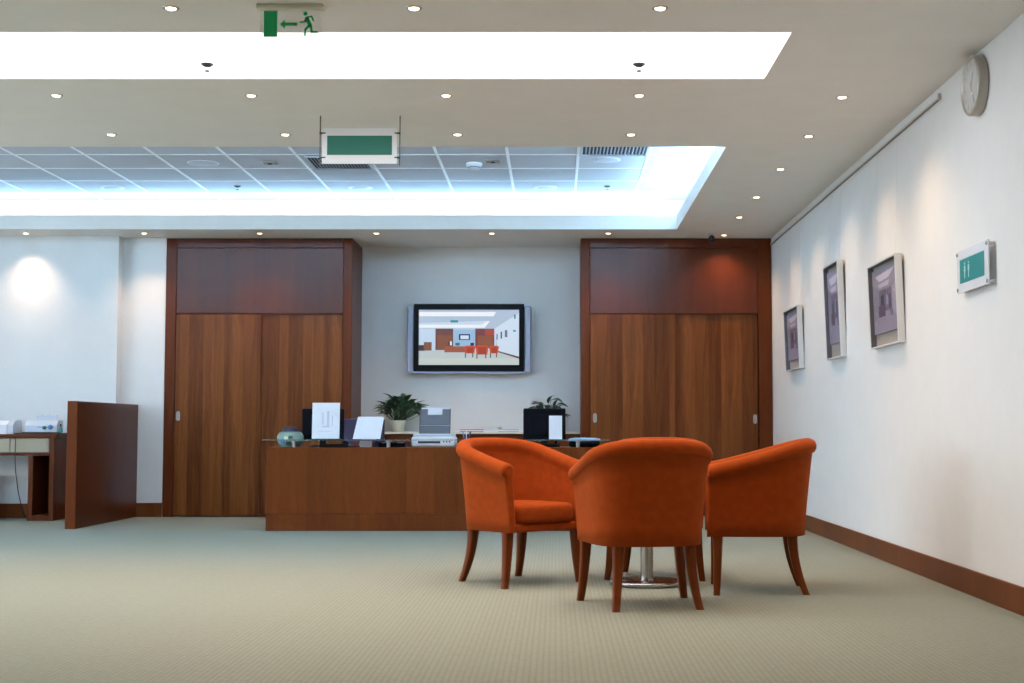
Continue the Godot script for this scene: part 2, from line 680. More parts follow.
func cove_tube(a: Vector3, b: Vector3, label: String, turn: Vector3, energy: float) -> void:
	var mid := (a + b) / 2.0
	var t := thing("cove_light", label, "tube light", mid, "hidden cove tubes")
	part("tube", tube([a - mid, b - mid], 0.013, 10), M.tube_glow, t)
	var along := absf(a.x - b.x) > absf(a.z - b.z)
	var d := (b - a).normalized() * 0.012
	var half := (b - a) / 2.0
	part("socket", tube([-half - d, -half + d], 0.016, 10), M.white, t)
	part("socket", tube([half - d, half + d], 0.016, 10), M.white, t)
	var n := (b - a).length() - 0.06
	area(t, Vector3(0, 0.02, 0), turn, Vector2(n, 0.03) if along else Vector2(0.03, n), Color(0.68, 0.87, 1.0), energy)

func cove_lights() -> void:
	for k in 6:
		var x := 1.25 - 1.45 * k
		cove_tube(Vector3(x - 0.02, 2.835, -13.7), Vector3(x - 1.43, 2.835, -13.7), "white fluorescent tube behind the far lip of the tiled recess, %s from the picture wall" % ("first" if k == 0 else NTH[k]), Vector3(PI / 2, 0, 0), COVE_POWER * 0.65)
		cove_tube(Vector3(x - 0.02, 2.835, -8.9), Vector3(x - 1.43, 2.835, -8.9), "white fluorescent tube behind the front lip of the tiled recess, %s from the picture wall" % ("first" if k == 0 else NTH[k]), Vector3(PI / 2, 0, 0), COVE_POWER * 5.2)
	for k in 3:
		var z := -9.15 - 1.35 * k
		cove_tube(Vector3(1.36, 2.835, z), Vector3(1.36, 2.835, z - 1.32), "white fluorescent tube in the recess end beside the picture wall, %s from the far lip" % ["third", "second", "first"][k], Vector3(PI / 2, 0, 0), COVE_POWER * 3.4)

func downlights() -> void:
	var ring := lathe([[0.024, 0.0], [0.024, -0.003], [0.031, -0.005], [0.035, -0.003], [0.036, 0.0]], 28)
	var rm := to_mesh(ring, M.brushed)
	var lens := to_mesh(lathe([[0.0, -0.0005], [0.0238, -0.0005], [0.021, -0.006], [0.0, -0.009]], 24), M.lens_glow)
	# [z, places from the picture wall leftwards, where the row runs]
	var rows := [
		[-6.031, [0.46, -0.627, -1.70], "in front of the glowing panel"],
		[-4.96, [1.6, 0.46, -0.62, -1.7], "added out of view above the open carpet"],  # unseen extra row, added to warm the near carpet
		[-7.63, [0.463, -0.612, -1.696, -2.78, -3.86], "right behind the glowing panel"],
		[-8.65, [0.472, -0.62, -1.704, -2.80, -3.88], "along the front of the tiled recess"],
		[-13.03, [0.493, -0.607, -1.697, -2.797, -3.887, -5.006], "above the wooden cabinets"],
	]
	var spots := []
	for row in rows:
		for k in row[1].size():
			spots.append([Vector3(row[1][k], CEIL, row[0]), "round halogen downlight %s, %s" % [row[2], "nearest the picture wall" if k == 0 else NTH[k] + " from the picture wall"]])
	var column := [-7.67, -8.70, -9.81, -11.0, -12.04, -13.15]
	for k in column.size():
		spots.append([Vector3(1.6, CEIL, column[k]), "small round halogen downlight beside the picture rail, %s the clock" % ("nearest" if k == 0 else NTH[k] + " from")])
	for q in spots:
		var t := thing("downlight", q[1], "downlight", q[0], "ceiling downlights")
		part_mesh("trim_ring", rm, t)
		part_mesh("lens", lens, t)
		var l := SpotLight3D.new()
		l.name = "light"
		l.light_color = Color(1.0, 0.83, 0.66)
		l.light_energy = SPOT_POWER
		l.light_size = 0.03
		l.spot_angle = 51.0 if q[0].z < -13.0 and q[0].x < 1.5 else 62.0   # narrower reflectors along the back wall
		l.spot_angle_attenuation = 1.0
		l.spot_range = 30.0
		l.spot_attenuation = 2.0
		l.shadow_enabled = true
		t.add_child(l)
		l.position = Vector3(0, -0.012, 0)
		l.rotation.x = -PI / 2

# ================================================================ room
func shell() -> void:
	struct("floor", box(-8.2, -0.12, 5.2, 2.3, 0.0, -14.3, 0.0), M.carpet, "beige ribbed loop carpet")
	var t := 0.132
	for a in [[-8.2, 5.2, 2.3, -6.407], [1.104, -6.407, 2.3, -7.269], [-8.2, -6.407, -7.596, -7.269], [-8.2, -7.269, 2.3, -9.034], [1.118, -9.034, 2.3, -12.779], [-8.2, -9.034, -7.2, -12.779], [-8.2, -12.779, 2.3, -14.3]]:
		struct("ceiling", box(a[0], CEIL, a[1], a[2], CEIL + t, a[3], 0.0), M.ceiling_paint, "smooth beige plaster ceiling")
	# upper sides of the recess
	var r := {}
	add(r, box(-7.7, CEIL + t, -13.98, 1.62, 3.3, -14.1, 0.0))
	add(r, box(-7.7, CEIL + t, -8.6, 1.62, 3.3, -8.72, 0.0))
	add(r, box(1.5, CEIL + t, -8.72, 1.62, 3.3, -13.98, 0.0))
	add(r, box(-7.7, CEIL + t, -8.72, -7.58, 3.3, -13.98, 0.0))
	add(r, box(-7.7, 3.2, -8.6, 1.62, 3.3, -14.1, 0.0))
	struct("wall_recess", r, M.recess_paint, "white upstand round the tiled ceiling recess")
	struct("wall_right", box(WALL_X, 0, 5.2, WALL_X + 0.2, CEIL, -14.3, 0.0), M.wall_paint, "white painted wall with framed pictures")
	struct("wall_back", box(-8.0, 0, -13.221, -4.184, CEIL, -13.6, 0.0), M.wall_paint, "white painted wall behind the reception")
	struct("wall_back", box(-4.184, 0, -13.361, -3.768, CEIL, -13.6, 0.0), M.wall_paint, "white painted wall behind the reception")
	struct("wall_back", box(-3.9, 0, NICHE_Z, WALL_X, CEIL, -14.25, 0.0), M.wall_paint, "white painted wall behind the reception")
	struct("wall_back", box(-3.9, 0, -13.6, -3.768, CEIL, NICHE_Z, 0.0), M.wall_paint, "white painted wall behind the reception")
	# window wall on the left, outside the frame: its daylight reaches the chairs and the picture wall
	var l := Node3D.new()
	l.name = "wall_left"
	l.set_meta("kind", "structure")
	l.set_meta("label", "white painted wall with a row of windows")
	add_child(l)
	part("section", box(-8.2, 0, 5.2, -8.0, CEIL, WIN_Z, 0.0), M.wall_paint, l)
	part("section", box(-8.2, 0, WIN_Z - 3 * 1.9, -8.0, CEIL, -14.3, 0.0), M.wall_paint, l)
	part("section", box(-8.2, 0, WIN_Z, -8.0, 0.3, WIN_Z - 3 * 1.9, 0.0), M.wall_paint, l)
	part("section", box(-8.2, 2.5, WIN_Z, -8.0, CEIL, WIN_Z - 3 * 1.9, 0.0), M.wall_paint, l)
	for k in 3:
		var z := WIN_Z - 1.9 * k
		part("section", box(-8.2, 0.3, z, -8.0, 2.5, z - 0.08, 0.0), M.wall_paint, l)
		part("section", box(-8.2, 0.3, z - 1.82, -8.0, 2.5, z - 1.9, 0.0), M.wall_paint, l)
		var w := Node3D.new()
		w.name = "window_%d" % (k + 1)
		w.set_meta("kind", "structure")
		w.set_meta("label", "tall window in a white frame")
		add_child(w)
		part("window_frame", box(-8.13, 0.3, z - 0.08, -8.07, 0.36, z - 1.82, 0.004), M.white, w)
		part("window_frame", box(-8.13, 2.44, z - 0.08, -8.07, 2.5, z - 1.82, 0.004), M.white, w)
		part("window_frame", box(-8.13, 0.36, z - 0.08, -8.07, 2.44, z - 0.14, 0.004), M.white, w)
		part("window_frame", box(-8.13, 0.36, z - 1.76, -8.07, 2.44, z - 1.82, 0.004), M.white, w)
		part("pane", box(-8.103, 0.36, z - 0.14, -8.097, 2.44, z - 1.76, 0.0), M.clear, w)
	struct("wall_front", box(-8.0, 0, 5.0, WALL_X, CEIL, 5.2, 0.0), M.partition_wood, "unseen wall behind the camera, dark panelling added to cut bounced light")  # dark panelling added out of view, less bounce onto the chair backs
	struct("baseboard_right", box(WALL_X - 0.014, 0, 5.0, WALL_X, 0.126, CAB_Z, 0.003), M.skirting_wood, "brown wooden skirting board along the picture wall")
	var k := {}
	add(k, box(-4.184, 0, -13.361, -3.766, 0.135, -13.347, 0.003))
	add(k, box(-8.0, 0, -13.221, -4.184, 0.135, -13.207, 0.003))
	struct("baseboard_back", k, M.skirting_wood, "brown wooden skirting board beside the cabinets")

func tiled_ceiling() -> void:
	var px := 0.598
	var pz := 0.62
	var root := Node3D.new()
	root.name = "ceiling_tiles"
	add_child(root)
	root.set_meta("kind", "structure")
	root.set_meta("label", "grid of pale grey mineral ceiling tiles in the recess")
	var xs := []
	var x := 0.187 + 3 * px
	while x > -7.7:
		xs.append(x)
		x -= px
	var zs := []
	var z := -11.66 + 5 * pz
	while z > -14.2:
		zs.append(z)
		z -= pz
	var tm := to_mesh(box(-px / 2 + 0.004, 0.0, -pz / 2 + 0.004, px / 2 - 0.004, 0.016, pz / 2 - 0.004, 0.003), M.tile)
	for i in xs.size() - 1:
		for k in zs.size() - 1:
			var cx: float = (xs[i] + xs[i + 1]) / 2.0
			var cz: float = (zs[k] + zs[k + 1]) / 2.0
			if cx > 1.5 + px / 2 or cz > -8.72 + pz / 2 or cz < -13.98 - pz / 2:
				continue
			var o := part_mesh("tile", tm, root)
			o.position = Vector3(cx, TILE_Y, cz)
			var lo := maxf(cx - px / 2, -7.58)
			var hi := minf(cx + px / 2, 1.5)
			var near := minf(cz + pz / 2, -8.72)
			var far := maxf(cz - pz / 2, -13.98)
			if hi - lo < px - 0.01 or near - far < pz - 0.01:
				if hi - lo < 0.03 or near - far < 0.03:
					o.free()
					continue
				o.mesh = to_mesh(box(lo - cx + 0.004, 0.0, near - cz - 0.004, hi - cx - 0.004, 0.016, far - cz + 0.004, 0.003), M.tile)
	for xx in xs:
		if xx < 1.48 and xx > -7.56:
			part("rail", box(xx - 0.012, TILE_Y - 0.004, -8.72, xx + 0.012, TILE_Y + 0.03, -13.98, 0.001), M.rail, root)
	for zz in zs:
		if zz < -8.74 and zz > -13.96:
			part("rail", box(-7.58, TILE_Y - 0.003, zz - 0.012, 1.5, TILE_Y + 0.029, zz + 0.012, 0.001), M.rail, root)

# ================================================================ joinery
func pull(parent: Node3D, x: float, y: float) -> void:
	# oval flush pull: rim and sunk dish
	var rim := []
	var s := {}
	for ring in 4:
		var r := []
		var q: Array = [[0.019, 0.046, 0.0], [0.019, 0.046, 0.003], [0.014, 0.041, 0.003], [0.011, 0.037, 0.0008]][ring]
		for k in 28:
			var a := TAU * k / 28
			var cy: float = (q[1] - q[0]) * signf(sin(a))
			r.append(Vector3(x + cos(a) * q[0], y + cy + sin(a) * q[0], CAB_Z + 0.0 + q[2]))
		rim.append(r)
	add(s, loft(rim, true, -1))
	part("pull", s, M.brushed, parent, "oval metal flush pull")

func cabinet(label: String, x0: float, xa: float, xm: float, xb: float, x1: float, pulls: Array, near_door: int) -> void:
	var t := thing("sliding_door_cabinet", label, "cabinet", Vector3.ZERO, "built-in cabinets")
	var back := NICHE_Z + 0.004
	var top := CEIL - 0.004
	part("side_panel", box(x0, 0.0, CAB_Z - 0.002, x0 + 0.03, top, back, 0.002), M.frame_wood, t)
	part("side_panel", box(x1 - 0.03, 0.0, CAB_Z - 0.002, x1, top, back, 0.002), M.frame_wood, t)
	part("stile", box(x0, 0.0, CAB_Z, xa - 0.002, top, CAB_Z - 0.04, 0.003), M.frame_wood, t)
	part("stile", box(xb + 0.002, 0.0, CAB_Z, x1, top, CAB_Z - 0.04, 0.003), M.frame_wood, t)
	part("top_rail", box(xa, 2.590, CAB_Z, xb, top, CAB_Z - 0.04, 0.003), M.panel_wood, t)
	part("upper_panel", box(xa + 0.001, 1.952, CAB_Z - 0.006, xb - 0.001, 2.586, CAB_Z - 0.03, 0.002), M.panel_wood, t)
	part("track_rail", box(xa, 1.925, CAB_Z - 0.03, xb, 1.95, CAB_Z - 0.1, 0.002), M.frame_wood, t)
	part("back_panel", box(x0 + 0.03, 0.0, back, x1 - 0.03, top, back + 0.012, 0.0), M.frame_wood, t)
	var names := [[xa + 0.004, xm], [xm, xb - 0.004]]
	for k in 2:
		var front := CAB_Z - (0.0 if k == near_door else 0.03)
		var lap := 0.0 if k == near_door else 0.03
		var a: float = names[k][0] - (lap if k == 1 else 0.0)
		var b: float = names[k][1] + (lap if k == 0 else 0.0)
		var d := part("door", box(a, 0.012, front, b, 1.942, front - 0.026, 0.002), M.door_wood if k == 0 else M.door_wood_pale, t)
		for p in pulls:
			if p[2] == k:
				var h := Node3D.new()
				d.add_child(h)
				h.name = "pull_mount"
				h.position.z = front - CAB_Z
				pull(d, p[0], p[1])
				d.get_child(d.get_child_count() - 1).position.z = front - CAB_Z
				h.free()

func cabinets() -> void:
	cabinet("brown wooden sliding door cabinet beside the low partition, one pull", -3.766, -3.665, -2.843, -2.056, -1.969, [[-3.628, 0.964, 0]], 0)
	cabinet("brown wooden sliding door cabinet against the picture wall, two pulls", 0.24, 0.327, 1.143, 1.95, 2.08, [[0.374, 0.945, 0], [1.915, 0.935, 1]], 0)

func partition() -> void:
	var t := thing("partition", "low dark wooden partition panel standing out from the white wall", "partition", Vector3(-4.066, 0, -12.5))
	t.rotation.y = -0.012
	part("panel", box(-0.035, 0.0, 0.768, 0.045, 1.073, -0.861, 0.003), M.partition_wood, t)
	part("edge_strip", box(-0.038, 0.0, 0.786, 0.048, 1.073, 0.769, 0.002), M.frame_wood, t)

func reception() -> void:
	var z := -11.498
	var x0 := -2.388
	var x1 := 0.42
	var t := thing("reception_desk", "long brown wooden reception desk with a raised glass shelf", "reception desk", Vector3(0, 0, z))
	part("front_panel", box(x0, 0.141, 0, x1, 0.684, -0.03, 0.002), M.desk_wood, t)
	part("plinth", box(x0, 0, 0.0, x1, 0.138, -0.03, 0.003), M.plinth_wood, t)
	part("side_panel", box(x0, 0, -0.032, x0 + 0.03, 0.66, -0.78, 0.003), M.desk_wood, t)
	part("side_panel", box(x1 - 0.03, 0, -0.032, x1, 0.66, -0.78, 0.003), M.desk_wood, t)
	part("worktop", box(x0, 0.661, -0.032, x1, 0.684, -0.8, 0.002), M.desk_wood, t)
	part("glass_shelf", box(-2.42, 0.741, 0.03, 0.445, 0.751, -0.23, 0.002), M.glass, t, "clear greenish glass shelf")
	for x in [-2.178, -1.394, -0.602, 0.182]:
		var p := part("standoff", lathe([[0.016, 0.0], [0.016, 0.046], [0.026, 0.048], [0.026, 0.056], [0.0, 0.0565]], 16, false), M.brushed, t)
		p.position = Vector3(x, 0.6845, -0.1)
	# --- things on the desk
	var o := thing("sweet_jar", "round pale green jar with dark blue lid and coloured stickers", "jar", Vector3(-2.262, 0.6845, -11.87))
	part("body", lathe([[0.075, 0.0], [0.098, 0.02], [0.112, 0.06], [0.112, 0.09], [0.095, 0.122], [0.062, 0.132], [0.0, 0.134]], 28), M.pale_green, o)
	part("lid", lathe([[0.07, 0.132], [0.072, 0.15], [0.062, 0.162], [0.045, 0.17], [0.0, 0.172]], 24), M.navy, o)
	for a in [[-0.05, 0.04, "blue"], [0.0, 0.035, "leaf_green"], [0.045, 0.05, "blue"], [0.02, 0.082, "leaf_dark"], [-0.015, 0.078, "cream"]]:
		var st := part("sticker", moved(prism([Vector2(-0.018, -0.012), Vector2(0.018, -0.012), Vector2(0.018, 0.012), Vector2(-0.018, 0.012)], -0.012, 0.001), Transform3D(Basis(Vector3.UP, asin(a[0] / 0.111)), Vector3(a[0], a[1], sqrt(0.111 * 0.111 - a[0] * a[0])))), M[a[2]], o)
	monitor(Vector3(-2.01, 0.6845, -12.0), 0.36, 0.275, 0.052, "black computer monitor seen from behind, beside the office chair")
	monitor(Vector3(-0.1, 0.6845, -12.0), 0.365, 0.275, 0.052, "black computer monitor seen from behind, in front of the small plant")
	# acrylic stand with a white sheet
	o = thing("sign_holder", "white framed notice standing upright on the glass shelf", "notice", Vector3(-1.925, 0.7515, -11.64))
	part("base", box(-0.115, 0.0, 0.0, 0.115, 0.005, -0.07, 0.001), M.clear, o)
	part("frame", moved(box(-0.115, 0.0, -0.004, 0.115, 0.3, 0.004, 0.002), Transform3D(Basis(Vector3.RIGHT, -0.06), Vector3(0, 0.005, 0))), M.white, o)
	part("sheet", moved(box(-0.1, 0.012, 0.004, 0.1, 0.275, 0.0052, 0.0), Transform3D(Basis(Vector3.RIGHT, -0.06), Vector3(0, 0.005, 0))), M.paper, o)
	for a in [[-0.03, 0.12, -0.018, 0.22], [0.01, 0.1, 0.028, 0.23], [0.05, 0.11, 0.058, 0.19], [-0.03, 0.095, 0.028, 0.104], [-0.06, 0.06, 0.06, 0.064]]:
		part("print_mark", moved(box(a[0], a[1], 0.005, a[2], a[3], 0.0056, 0.0), Transform3D(Basis(Vector3.RIGHT, -0.06), Vector3(0, 0.005, 0))), M.print_grey, o)
	o = thing("leaflet_stand", "blank white sheet leaning on a small stand on the glass shelf", "notice", Vector3(-1.572, 0.7515, -11.63))
	part("sheet", moved(prism([Vector2(-0.125, 0.0), Vector2(0.105, 0.0), Vector2(0.132, 0.19), Vector2(-0.088, 0.19)], -0.0015, 0.0015), Transform3D(Basis(Vector3.RIGHT, -0.2), Vector3(0, 0.002, 0))), M.paper, o)
	part("stand", box(-0.06, 0.0, -0.03, 0.06, 0.006, -0.09, 0.001), M.pale_grey, o)
	part("prop", moved(box(-0.03, 0.0, -0.003, 0.03, 0.13, 0.003, 0.001), Transform3D(Basis(Vector3.RIGHT, 0.35), Vector3(0, 0.004, -0.08))), M.pale_grey, o)
	# printer with an upright paper tray
	o = thing("printer", "white desktop printer with an upright dark grey paper tray", "printer", Vector3(-1.045, 0.6845, -11.98))
	part("body", box(-0.185, 0.0, 0.12, 0.185, 0.088, -0.16, 0.012), M.white, o)
	part("cover", box(-0.175, 0.089, 0.09, 0.175, 0.112, -0.14, 0.008), M.pale_grey, o)
	var lean := Transform3D(Basis(Vector3.RIGHT, -0.2), Vector3(0, 0.108, -0.02))
	part("paper_tray", moved(box(-0.13, 0.0, 0.0, 0.13, 0.075, -0.008, 0.003), lean), M.grey, o)
	part("paper_tray", moved(box(-0.127, 0.079, 0.0, 0.127, 0.222, -0.008, 0.003), lean), M.grey, o)
	part("tray_edge", moved(box(-0.134, 0.0, 0.004, -0.127, 0.224, -0.012, 0.001), lean), M.dark_grey, o)
	part("tray_edge", moved(box(0.127, 0.0, 0.004, 0.134, 0.224, -0.012, 0.001), lean), M.dark_grey, o)
	part("paper", moved(box(-0.063, 0.17, 0.001, 0.063, 0.232, 0.003, 0.0), lean), M.paper, o)
	part("paper", moved(box(-0.12, 0.0, -0.012, 0.12, 0.236, -0.0095, 0.0), lean), M.paper, o)
	part("slot", box(-0.13, 0.03, 0.119, 0.06, 0.05, 0.1215, 0.0), M.dark_grey, o)
	for x in [0.09, 0.115, 0.14]:
		part("button", moved(lathe([[0.007, 0.0], [0.007, 0.003], [0.0, 0.0035]], 10), Transform3D(Basis(Vector3.RIGHT, PI / 2), Vector3(x, 0.045, 0.119))), M.dark_grey, o)
	# pens
	o = thing("pen_cup", "small dark pen cup holding blue and white pens", "pen cup", Vector3(-0.765, 0.6845, -11.93))
	part("cup", lathe([[0.03, 0.0], [0.034, 0.07], [0.031, 0.07], [0.028, 0.006], [0.0, 0.006]], 18), M.dark_grey, o)
	var pens := [[-0.014, -0.3, "blue"], [0.0, -0.05, "white"], [0.012, 0.25, "blue"], [0.006, 0.5, "navy"]]
	for k in pens.size():
		part("pen", moved(lathe([[0.001, 0.0], [0.004, 0.012], [0.004, 0.125], [0.0, 0.126]], 8), Transform3D(Basis(Vector3.BACK, -pens[k][1] * 0.5), Vector3(pens[k][0], 0.008, 0.004 * (k - 1.5)))), M[pens[k][2]], o)
	# white card leaning on the second monitor
	o = thing("white_card", "narrow blank white card propped against the black monitor", "card", Vector3(-0.004, 0.7515, -11.745))
	part("sheet", moved(box(-0.055, 0.0, -0.001, 0.055, 0.2, 0.001, 0.0), Transform3D(Basis(Vector3.RIGHT, -0.16), Vector3(0, 0.0004, 0))), M.paper, o)
	part("foot", box(-0.04, 0.0, -0.006, 0.04, 0.003, -0.05, 0.001), M.clear, o)
	telephone(Vector3(-0.09, 0.6845, -11.75), "black desk telephone in front of the monitor with the white card")
	telephone(Vector3(-1.86, 0.6845, -11.76), "black desk telephone under the upright white notice")
	o = thing("round_case", "low round black case with a pale blue top", "case", Vector3(0.243, 0.6845, -11.92))
	part("base", lathe([[0.12, 0.0], [0.132, 0.008], [0.134, 0.048], [0.13, 0.05], [0.0, 0.05]], 32), M.black_matte, o)
	part("top", lathe([[0.136, 0.0505], [0.14, 0.058], [0.132, 0.07], [0.09, 0.078], [0.0, 0.08]], 32), M.pale_blue, o)
	o = thing("letter_tray", "black letter tray under the glass shelf, beside the printer", "tray", Vector3(-1.36, 0.6845, -11.76))
	part("tray", box(-0.13, 0.0, 0.06, 0.09, 0.006, -0.12, 0.001), M.black_matte, o)
	part("rim", box(-0.13, 0.006, 0.06, 0.09, 0.036, 0.055, 0.001), M.black_matte, o)
	part("rim", box(-0.13, 0.006, 0.054, -0.125, 0.04, -0.12, 0.001), M.black_matte, o)
	part("rim", box(0.085, 0.006, 0.054, 0.09, 0.04, -0.12, 0.001), M.black_matte, o)
	o = thing("white_box", "small white box under the glass shelf, beneath the leaning sheet", "box", Vector3(-1.6, 0.6845, -11.74))
	part("body", box(-0.045, 0.0, 0.05, 0.045, 0.044, -0.05, 0.003), M.pale_grey, o)
	part("lid", box(-0.047, 0.0445, 0.052, 0.047, 0.052, -0.052, 0.002), M.white, o)
	office_chair()

func monitor(at: Vector3, w: float, h: float, lift: float, label: String) -> void:
	var t := thing("computer_monitor", label, "monitor", at, "monitors on the reception desk")
	part("base", lathe([[0.11, 0.0], [0.108, 0.012], [0.03, 0.018], [0.0, 0.018]], 24), M.black, t)
	part("neck", box(-0.03, 0.016, -0.01, 0.03, lift + 0.12, -0.03, 0.004), M.black, t)
	part("casing", box(-w / 2, lift, 0.0, w / 2, lift + h, -0.04, 0.008), M.black_matte, t)
	part("rear_hump", box(-w * 0.33, lift + 0.05, 0.018, w * 0.33, lift + h - 0.05, 0.001, 0.012), M.black_matte, t)
	part("top_trim", box(-w / 2 + 0.004, lift + h - 0.001, -0.003, w / 2 - 0.004, lift + h + 0.004, -0.037, 0.001), M.dark_grey, t)
	part("screen", box(-w / 2 + 0.015, lift + 0.015, -0.0395, w / 2 - 0.015, lift + h - 0.015, -0.0415, 0.0), M.black, t)

func telephone(at: Vector3, label: String) -> void:
	var t := thing("telephone", label, "telephone", at, "desk telephones")
	t.rotation.y = PI      # its back is turned to the visitor
	t.scale = Vector3(1.35, 0.85, 1)
	part("body", prism_x([[0.08, 0.0], [0.08, 0.012], [-0.08, 0.034], [-0.08, 0.0]], -0.09, 0.09), M.black, t)
	part("handset", tube([Vector3(-0.065, 0.035, 0.07), Vector3(-0.065, 0.046, 0.04), Vector3(-0.065, 0.05, 0.0), Vector3(-0.065, 0.052, -0.04), Vector3(-0.065, 0.05, -0.07)], 0.011, 10), M.black_matte, t)
	for i in 3:
		for k in 4:
			part("key", box(-0.02 + i * 0.024, 0.014 + k * 0.0048, 0.05 - k * 0.028, -0.003 + i * 0.024, 0.0225 + k * 0.0045, 0.034 - k * 0.028, 0.001), M.grey, t)

# outline in (z, y), given a width along x
func prism_x(pts: Array, x0: float, x1: float) -> Dictionary:
	var o := []
	for p in pts:
		o.append(Vector2(p[0], p[1]))
	return outward(moved(prism(o, x0, x1), Transform3D(Basis(Vector3(0, 0, 1), Vector3(0, 1, 0), Vector3(1, 0, 0)), Vector3.ZERO)))

func office_chair() -> void:
	var t := thing("office_chair", "dark plum office swivel chair behind the reception desk", "chair", Vector3(-1.8, 0, -12.78))
	part("backrest", box(-0.2, 0.52, -0.24, 0.2, 0.935, -0.19, 0.02), M.plum, t)
	part("seat", box(-0.24, 0.42, 0.24, 0.24, 0.5, -0.24, 0.03), M.plum, t)
	part("back_bar", box(-0.03, 0.4, -0.242, 0.03, 0.7, -0.262, 0.004), M.black, t)
	part("gas_column", lathe([[0.03, 0.08], [0.03, 0.25], [0.02, 0.25], [0.02, 0.42], [0.0, 0.42]], 14, false), M.black, t)
	for k in 5:
		var a := TAU * k / 5
		var l := part("base_leg", tube([Vector3(0, 0.1, 0), Vector3(cos(a) * 0.28, 0.06, sin(a) * 0.28)], 0.018, 8), M.black, t)
		var w := lathe([[0.027, -0.014], [0.027, 0.014]], 14, false)
		part("castor", moved(w, Transform3D(Basis(Vector3.RIGHT, PI / 2), Vector3(cos(a) * 0.28, 0.028, sin(a) * 0.28))), M.black, l)

func leaf_mesh(length: float, width: float, droop: float, m: Material) -> ArrayMesh:
	var s := {}
	var n := 6
	var prev := []
	for i in n + 1:
		var f := float(i) / n
		var w := width * pow(sin(PI * pow(clampf(f * 0.97 + 0.03, 0, 1), 0.75)), 0.8) * 0.5
		var y := sin(f * 1.2) * length * 0.35 - droop * f * f * length
		var row := [Vector3(-w, y + w * 0.35, f * length), Vector3(0, y, f * length), Vector3(w, y + w * 0.35, f * length)]
		if i > 0:
			quad(s, prev[0], prev[1], row[1], row[0], 1)
			quad(s, prev[1], prev[2], row[2], row[1], 1)
		prev = row
	return to_mesh(s, m)

func plant(label: String, at: Vector3, leaves: int, spread: float, height: float, sd: int) -> void:
	var t := thing("potted_plant", label, "plant", at)
	part("pot", lathe([[0.055, 0.0], [0.06, 0.003], [0.078, 0.1], [0.082, 0.104], [0.082, 0.112], [0.074, 0.112], [0.07, 0.095], [0.0, 0.095]], 26), M.cream, t)
	part("soil", lathe([[0.07, 0.094], [0.068, 0.1], [0.0, 0.102]], 20), M.soil, t)
	var r := RandomNumberGenerator.new()
	r.seed = sd
	var ms := [leaf_mesh(0.14, 0.06, 0.45, M.leaf_green), leaf_mesh(0.12, 0.055, 0.7, M.leaf_dark), leaf_mesh(0.16, 0.062, 0.6, M.leaf_dark), leaf_mesh(0.11, 0.05, 0.3, M.leaf_green)]
	for k in leaves:
		var a := r.randf() * TAU
		var f := sqrt(r.randf())
		var el := r.randf_range(-0.25, 1.0)
		var p := Vector3(cos(a) * spread * f * 0.66 + 0.03, 0.135 + height * (0.02 + 0.85 * (1.0 - f * f * 0.7) * r.randf_range(0.15, 1.0)), sin(a) * spread * f * 0.5)
		var stem := part("stem", tube([Vector3(cos(a) * 0.03, 0.1, sin(a) * 0.03), Vector3(p.x * 0.6, p.y * 0.75, p.z * 0.6), p], 0.0022, 5), M.leaf_dark, t)
		var lf := part_mesh("leaf", ms[k % 4], t)
		lf.position = p
		lf.basis = Basis(Vector3.UP, PI / 2 - a + r.randf_range(-0.7, 0.7)) * Basis(Vector3.RIGHT, -el) * Basis(Vector3.BACK, r.randf_range(-0.5, 0.5))

func credenza() -> void:
	var t := thing("credenza", "low brown back counter with a pale top under the television", "counter", Vector3(0, 0, -13.6))
	part("carcass", box(-1.96, 0.0, 0.0, 0.235, 0.79, -0.44, 0.003), M.frame_wood, t)
	part("counter_top", box(-1.962, 0.792, 0.015, 0.237, 0.812, -0.445, 0.002), M.cream, t)
	for k in 4:
		var x := -1.95 + k * 0.545
		var d := part("door", box(x, 0.05, 0.016, x + 0.535, 0.72, 0.001, 0.002), M.desk_wood, t)
		part("handle", box(x + 0.24, 0.68, 0.028, x + 0.3, 0.69, 0.017, 0.002), M.brushed, d)
	for k in 3:
		var b := thing("ring_binder", ["dark red ring binder lying on the back counter below the larger plant", "navy ring binder lying on the back counter below the larger plant", "red ring binder with white spine label below the larger plant"][k], "binder", Vector3([-1.66, -1.49, -1.335][k], 0.0, 0.0) + Vector3(0, 0.6845, -12.1))
		var w: float = [0.085, 0.07, 0.072][k]
		part("cover", box(-w, 0.0, 0.12, w, 0.05, -0.12, 0.004), [M.binder_red, M.navy, M.binder_red][k], b)
		part("spine_label", box(-0.03, 0.012, 0.119, 0.03, 0.036, 0.1215, 0.0), M.white, b)
	plant("bushy dark green plant in a cream pot beside the printer", Vector3(-1.565, 0.8125, -13.78), 95, 0.27, 0.22, 5)
	plant("small dark green plant behind the black monitor on the back counter", Vector3(-0.1, 0.8125, -13.8), 30, 0.2, 0.22, 8)
	var names := ["orange card folder lying on the back counter", "cream paper folder lying on the back counter", "manila folder lying on the back counter beside the monitor"]
	for k in 3:
		var f := thing("folder", names[k], "folder", Vector3([-0.83, -0.66, -0.47][k], 0.8125 + [0.0, 0.012, 0.0][k], -13.75))
		f.rotation.y = [0.05, -0.1, 0.04][k]
		if k == 1:
			f.position = Vector3(-0.66, 0.838, -13.75)
		var w: float = [0.115, 0.11, 0.1][k]
		f.scale.y = 1.6
		part("cover", box(-w, 0.0, 0.15, w, 0.004, -0.15, 0.001), [M.orange_card, M.cream, M.manila][k], f)
		part("sheets", box(-w + 0.006, 0.0045, 0.145, w - 0.006, 0.011, -0.145, 0.0), M.paper, f)
		part("cover", box(-w, 0.0115, 0.15, w, 0.0155, -0.15, 0.001), [M.orange_card, M.cream, M.manila][k], f)

